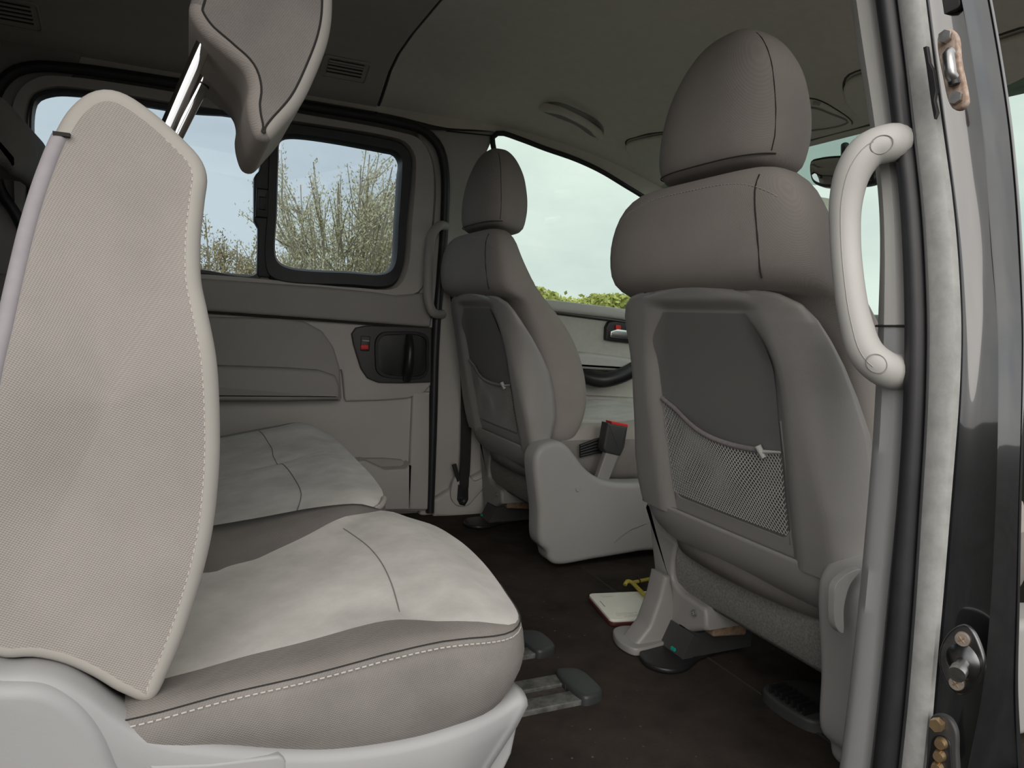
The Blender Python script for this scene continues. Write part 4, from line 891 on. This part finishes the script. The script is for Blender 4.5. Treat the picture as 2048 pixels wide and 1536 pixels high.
# ---- sun visors, console, mirror
def roof_pad(name, pts, th_, m, label, cat, group=None, r=.008):
    P = np.array([RS(a, b, .003) for a, b in pts]); P = cr_spline(P, 60); t = empty(name, P.mean(0), label, cat, group)
    Q = P.copy(); o = extrude_soft('pad' if 'visor' in name else 'housing', Q-[0, 0, th_+(.008 if 'visor' in name else 0)], (0, 0, th_), r, m, t, sharp=80)
    tube('edge_shadow_line', np.vstack([P, P[:1]])-[0, 0, .001], .0035, 'pl_char', t, n=6); return t, P  # dark tube drawn round the pad in place of its shadow line
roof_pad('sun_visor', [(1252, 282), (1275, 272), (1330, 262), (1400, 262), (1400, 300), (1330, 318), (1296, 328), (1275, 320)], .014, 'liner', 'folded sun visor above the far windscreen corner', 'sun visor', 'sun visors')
roof_pad('sun_visor', [(1688, 172), (1695, 150), (1720, 138), (1800, 120), (1990, 70), (2070, 50), (2070, 120), (1900, 190), (1760, 228), (1730, 222), (1700, 200)], .014, 'liner', 'folded sun visor beside the near door pillar', 'sun visor', 'sun visors')
t, P = roof_pad('overhead_console', [(1560, 200), (1628, 195), (1672, 216), (1704, 242), (1690, 254), (1600, 270), (1540, 272), (1540, 220)], .010, 'liner', 'flat overhead console in the headliner above the windscreen', 'console', r=.004)
tube('lamp_lens_outline', [RS(a, b, .0145) for a, b in cr_spline([(1560, 222), (1625, 216), (1662, 228), (1696, 244), (1680, 252), (1600, 264), (1560, 266)], 50)], .002, 'pl_seat', t, n=6)
tube('console_switch', [RS(a, b, .015) for a, b in ((1626, 206), (1640, 208))], .004, 'liner_rear', t, n=8)
t = empty('rear_view_mirror', (1.5, 1.36, 1.06), 'black rear-view mirror on the windscreen, half hidden by the grab handle', 'mirror')
P = cr_spline([PX(a, b, 1.46) for a, b in ((1620, 322), (1640, 314), (1690, 309), (1735, 306), (1748, 320), (1750, 362), (1738, 368), (1690, 372), (1640, 372), (1622, 360))], 60)
mo = extrude_soft('mirror_housing', P, (.035, .012, 0), .008, 'pl_black', t)
P2 = inset(P, .007, np.array([1., 0, 0])); extrude_soft('mirror_glass', P2-[.0008, 0, 0], (.002, 0, 0), .0004, 'mirror', mo)
M_ = PX(1650, 330, 1.49); tube('mirror_stalk', [PX(1690, 330, 1.49), PX(1690, 290, 1.51)], .010, 'pl_black', mo, n=10)

# ---- hardware on the near pillar jamb
nj = np.array([-1., -.25, 0]); nj /= np.linalg.norm(nj); tj = np.array([.25, -1, 0]); tj /= np.linalg.norm(tj)
def jamb(px, py, x=.664): return PX(px, py, x)
# door catch plate (rusty) with two hex bolts and a pin
t = empty('catch_plate', jamb(1905, 140), 'rusty oval catch plate with two bolts on the near door pillar', 'catch plate')
P = cr_spline([jamb(a, b, .658) for a, b in ((1888, 60), (1903, 58), (1914, 70), (1920, 120), (1933, 185), (1934, 205), (1922, 218), (1907, 218), (1897, 205), (1884, 150), (1874, 90), (1876, 70))], 60)
pl_ = extrude_soft('plate', P, -nj*.008, .002, 'rust', t)
for a, b in ((1893, 75), (1914, 197)):
    q = jamb(a, b, .657); V, Fs = cyl_vf(q-nj*.002, q+nj*.006, .0058, n=6); mesh('hex_bolt', V, Fs, 'steel', t)
A, B = jamb(1902, 108, .655), jamb(1909, 158, .655)
tube('striker_pin', [A+nj*.004, A+(B-A)*.1+nj*.008, B-(B-A)*.1+nj*.008, B+nj*.004], .0052, 'steel', t, n=12)
V, Fs = cyl_vf(B+nj*.003, B+(B-A)*.25+nj*.002, .005, n=10); mesh('pin_shadow_stop', V, Fs, 'pl_black', t)
# round striker plate
t = empty('door_striker', jamb(1925, 1320), 'dark oval steel striker plate with a stud and two cross screws', 'striker')
P = cr_spline([jamb(a, b, .658) for a, b in ((1926, 1250), (1944, 1260), (1960, 1290), (1969, 1325), (1962, 1355), (1945, 1380), (1925, 1391), (1904, 1384), (1888, 1360), (1877, 1325), (1880, 1295), (1900, 1262))], 70)
pl_ = extrude_soft('plate', P, -nj*.006, .002, 'steel_dark', t)
q = jamb(1930, 1325, .657); V, Fs = cyl_vf(q-nj*.001, q+nj*.006, .017, .010, n=28); mesh('domed_boss', V, Fs, 'steel_dark', t)
st = q+nj*.006; dst = (jamb(1916, 1336, .62)-st); dst /= np.linalg.norm(dst); dst = nj*.8+tj*.1+np.array([0, 0, -.15]); dst /= np.linalg.norm(dst)
V, Fs = join_parts([cyl_vf(st-dst*.004, st+dst*.012, .0058, n=18), cyl_vf(st+dst*.010, st+dst*.020, .0072, n=18)]); mesh('stud', V, Fs, 'steel', t)
for a, b in ((1926, 1278), (1914, 1366)):
    q = jamb(a, b, .657); V, Fs = cyl_vf(q-nj*.001, q+nj*.003, .0068, .006, n=20); sc_ = mesh('cross_screw', V, Fs, 'screwmetal', t)
    z_ = np.array([0, 0, 1.]); V, Fs = join_parts([cyl_vf(q+nj*.0031-(tj*.7+z_*.7)*.0035, q+nj*.0031+(tj*.7+z_*.7)*.0035, .0008, n=4), cyl_vf(q+nj*.0031-(tj*.7-z_*.7)*.0035, q+nj*.0031+(tj*.7-z_*.7)*.0035, .0008, n=4)]); mesh('screw_cross', V, Fs, 'rust2', sc_)

# contact block
t = empty('contact_block', jamb(1880, 1480), 'black contact block with a brass bolt and brass contacts at the foot of the pillar', 'contact block')
P = cr_spline([jamb(a, b, .656) for a, b in ((1862, 1434), (1880, 1430), (1900, 1440), (1912, 1462), (1914, 1500), (1908, 1600), (1848, 1600), (1852, 1520), (1856, 1460))], 60)
extrude_soft('housing', P, -nj*.008, .002, 'pl_char', t)
q = jamb(1876, 1448, .653); V, Fs = cyl_vf(q-nj*.002, q+nj*.006, .0062, n=6); mesh('brass_bolt', V, Fs, 'brass', t)
P = cr_spline([jamb(a, b, .6545) for a, b in ((1866, 1476), (1884, 1472), (1898, 1482), (1902, 1505), (1898, 1590), (1856, 1590), (1860, 1500))], 50)
extrude_soft('contact_well', P, -nj*.003, .001, 'pl_black', t)
for k, (a, b) in enumerate(((1882, 1487), (1879, 1512), (1875, 1536), (1872, 1562))):
    q = jamb(a, b, .652); V, Fs = cyl_vf(q-nj*.002, q+nj*.004, .0058, .0045, n=14); mesh('contact', V, Fs, 'brass', t)

# ---- outside: bushes, hedge, parked car -------------------------------------
def bush(name, base, h, spread, nst, nleaf, lm, label, lsize=.05, seed=1, up=1.0, group='trees outside the far windows', trunk=.03):
    r = np.random.default_rng(seed); t = empty(name, base, label, 'tree', group); lst = []; tips = []
    base = np.array(base, float)
    for k in range(nst):
        az = r.uniform(0, 2*math.pi); le = spread*math.sqrt(r.uniform(0.02, 1)); hh = h*r.uniform(.62, 1.0)*(1-.25*(le/spread)**2)
        end = base+[math.cos(az)*le, math.sin(az)*le, hh]; mid = base+[math.cos(az)*le*.55, math.sin(az)*le*.55, hh*.5]
        pth = cr_spline([base+r.normal(0, .06, 3)*[1, 1, 0], mid+r.normal(0, .08, 3), end], 9, False)
        rg_ = tube('x', pth, [trunk, trunk*.6, .006], None, n=5, build=False); lst.append((np.vstack(rg_), rings_faces(9, 5)))
        for j in range(7):
            s = pth[r.integers(3, 8)]; d = np.array([math.cos(az), math.sin(az), 0])*.25+r.normal(0, .28, 3)+[0, 0, .55*up]; L_ = h*r.uniform(.10, .26)
            e2 = s+d/np.linalg.norm(d)*L_; rg_ = tube('x', [s, (s+e2)/2+r.normal(0, .02, 3), e2], [.009, .006, .003], None, n=4, build=False); lst.append((np.vstack(rg_), rings_faces(3, 4))); tips.append((s, e2))
        tips.append((pth[5], pth[8]))
    V, Fs = join_parts(lst); mesh('branches', V, Fs, 'bark', t)
    LV = []; LF = []
    for k in range(nleaf):
        s, e2 = tips[r.integers(len(tips))]; q = s+(e2-s)*r.uniform(0, 1.05)+r.normal(0, lsize*.8, 3)
        a = r.normal(0, 1, 3); a[2] = abs(a[2])+.6*up; a /= np.linalg.norm(a); b = np.cross(a, r.normal(0, 1, 3)); b /= np.linalg.norm(b); sz = lsize*r.uniform(.5, 1.2)
        i = len(LV); LV += [q, q+a*sz*.5+b*sz*.2, q+a*sz, q+a*sz*.5-b*sz*.2]; LF.append((i, i+1, i+2, i+3))
    o = mesh('foliage', np.array(LV), LF, lm, t, smooth=False); o['kind'] = 'stuff'; return t
bush('willow_bush', (1.62, 8.0, -.5), 2.95, 1.10, 70, 45000, 'leaf_w', 'tall pale green willow bush seen through the sliding window pane', .036, 3, trunk=.012)
bush('willow_bush', (2.9, 9.5, -.5), 3.0, .75, 40, 12000, 'leaf_w', 'willow bush partly behind the door frame, right of the taller one', .042, 5, trunk=.018)
bush('ochre_tree', (.70, 14.0, -.5), 2.75, 1.3, 44, 22000, 'leaf_o', 'low brownish tree seen past the near backrest', .06, 9, up=.4)
bush('ochre_tree', (-2.4, 14.0, -.5), 2.3, 1.5, 30, 6000, 'leaf_o', 'low brownish tree hidden mostly behind the near backrest', .09, 12, up=.4)
# hedge far off beyond the front windows
def hedge(x0, x1, y, h, label, seed):
    r = np.random.default_rng(seed); t = empty('hedge', ((x0+x1)/2, y, -.5), label, 'hedge', 'hedges beyond the front windows'); LV = []; LF = []
    for k in range(30000):
        x = r.uniform(x0, x1); hh = h*(.85+.25*noise.noise(Vector((x*.5, seed, 0)))+.10*noise.noise(Vector((x*2.1, seed, 4)))); q = np.array([x, y+r.normal(0, .5), -.5+hh*r.uniform(0, 1)**.7])
        a = r.normal(0, 1, 3); a /= np.linalg.norm(a); b = np.cross(a, r.normal(0, 1, 3)); b /= np.linalg.norm(b); sz = r.uniform(.05, .12)
        i = len(LV); LV += [q-a*sz, q+b*sz*.6, q+a*sz, q-b*sz*.6]; LF.append((i, i+1, i+2, i+3))
    o = mesh('foliage', np.array(LV), LF, 'leaf_h', t, smooth=False); o['kind'] = 'stuff'
    lst = [cyl_vf((x, y, -.6), (x+.1, y, -.5+h*.7), .05, .02, 6) for x in np.arange(x0+.4, x1, .9)]
    for V, Fs in lst: mesh('stem', V, Fs, 'bark', t)
hedge(4, 20, 20, 2.35, 'yellow green hedge on the horizon beyond the passenger window', 2)
hedge(20, 40, 17, 1.8, 'yellow green hedge on the horizon beyond the windscreen', 6)
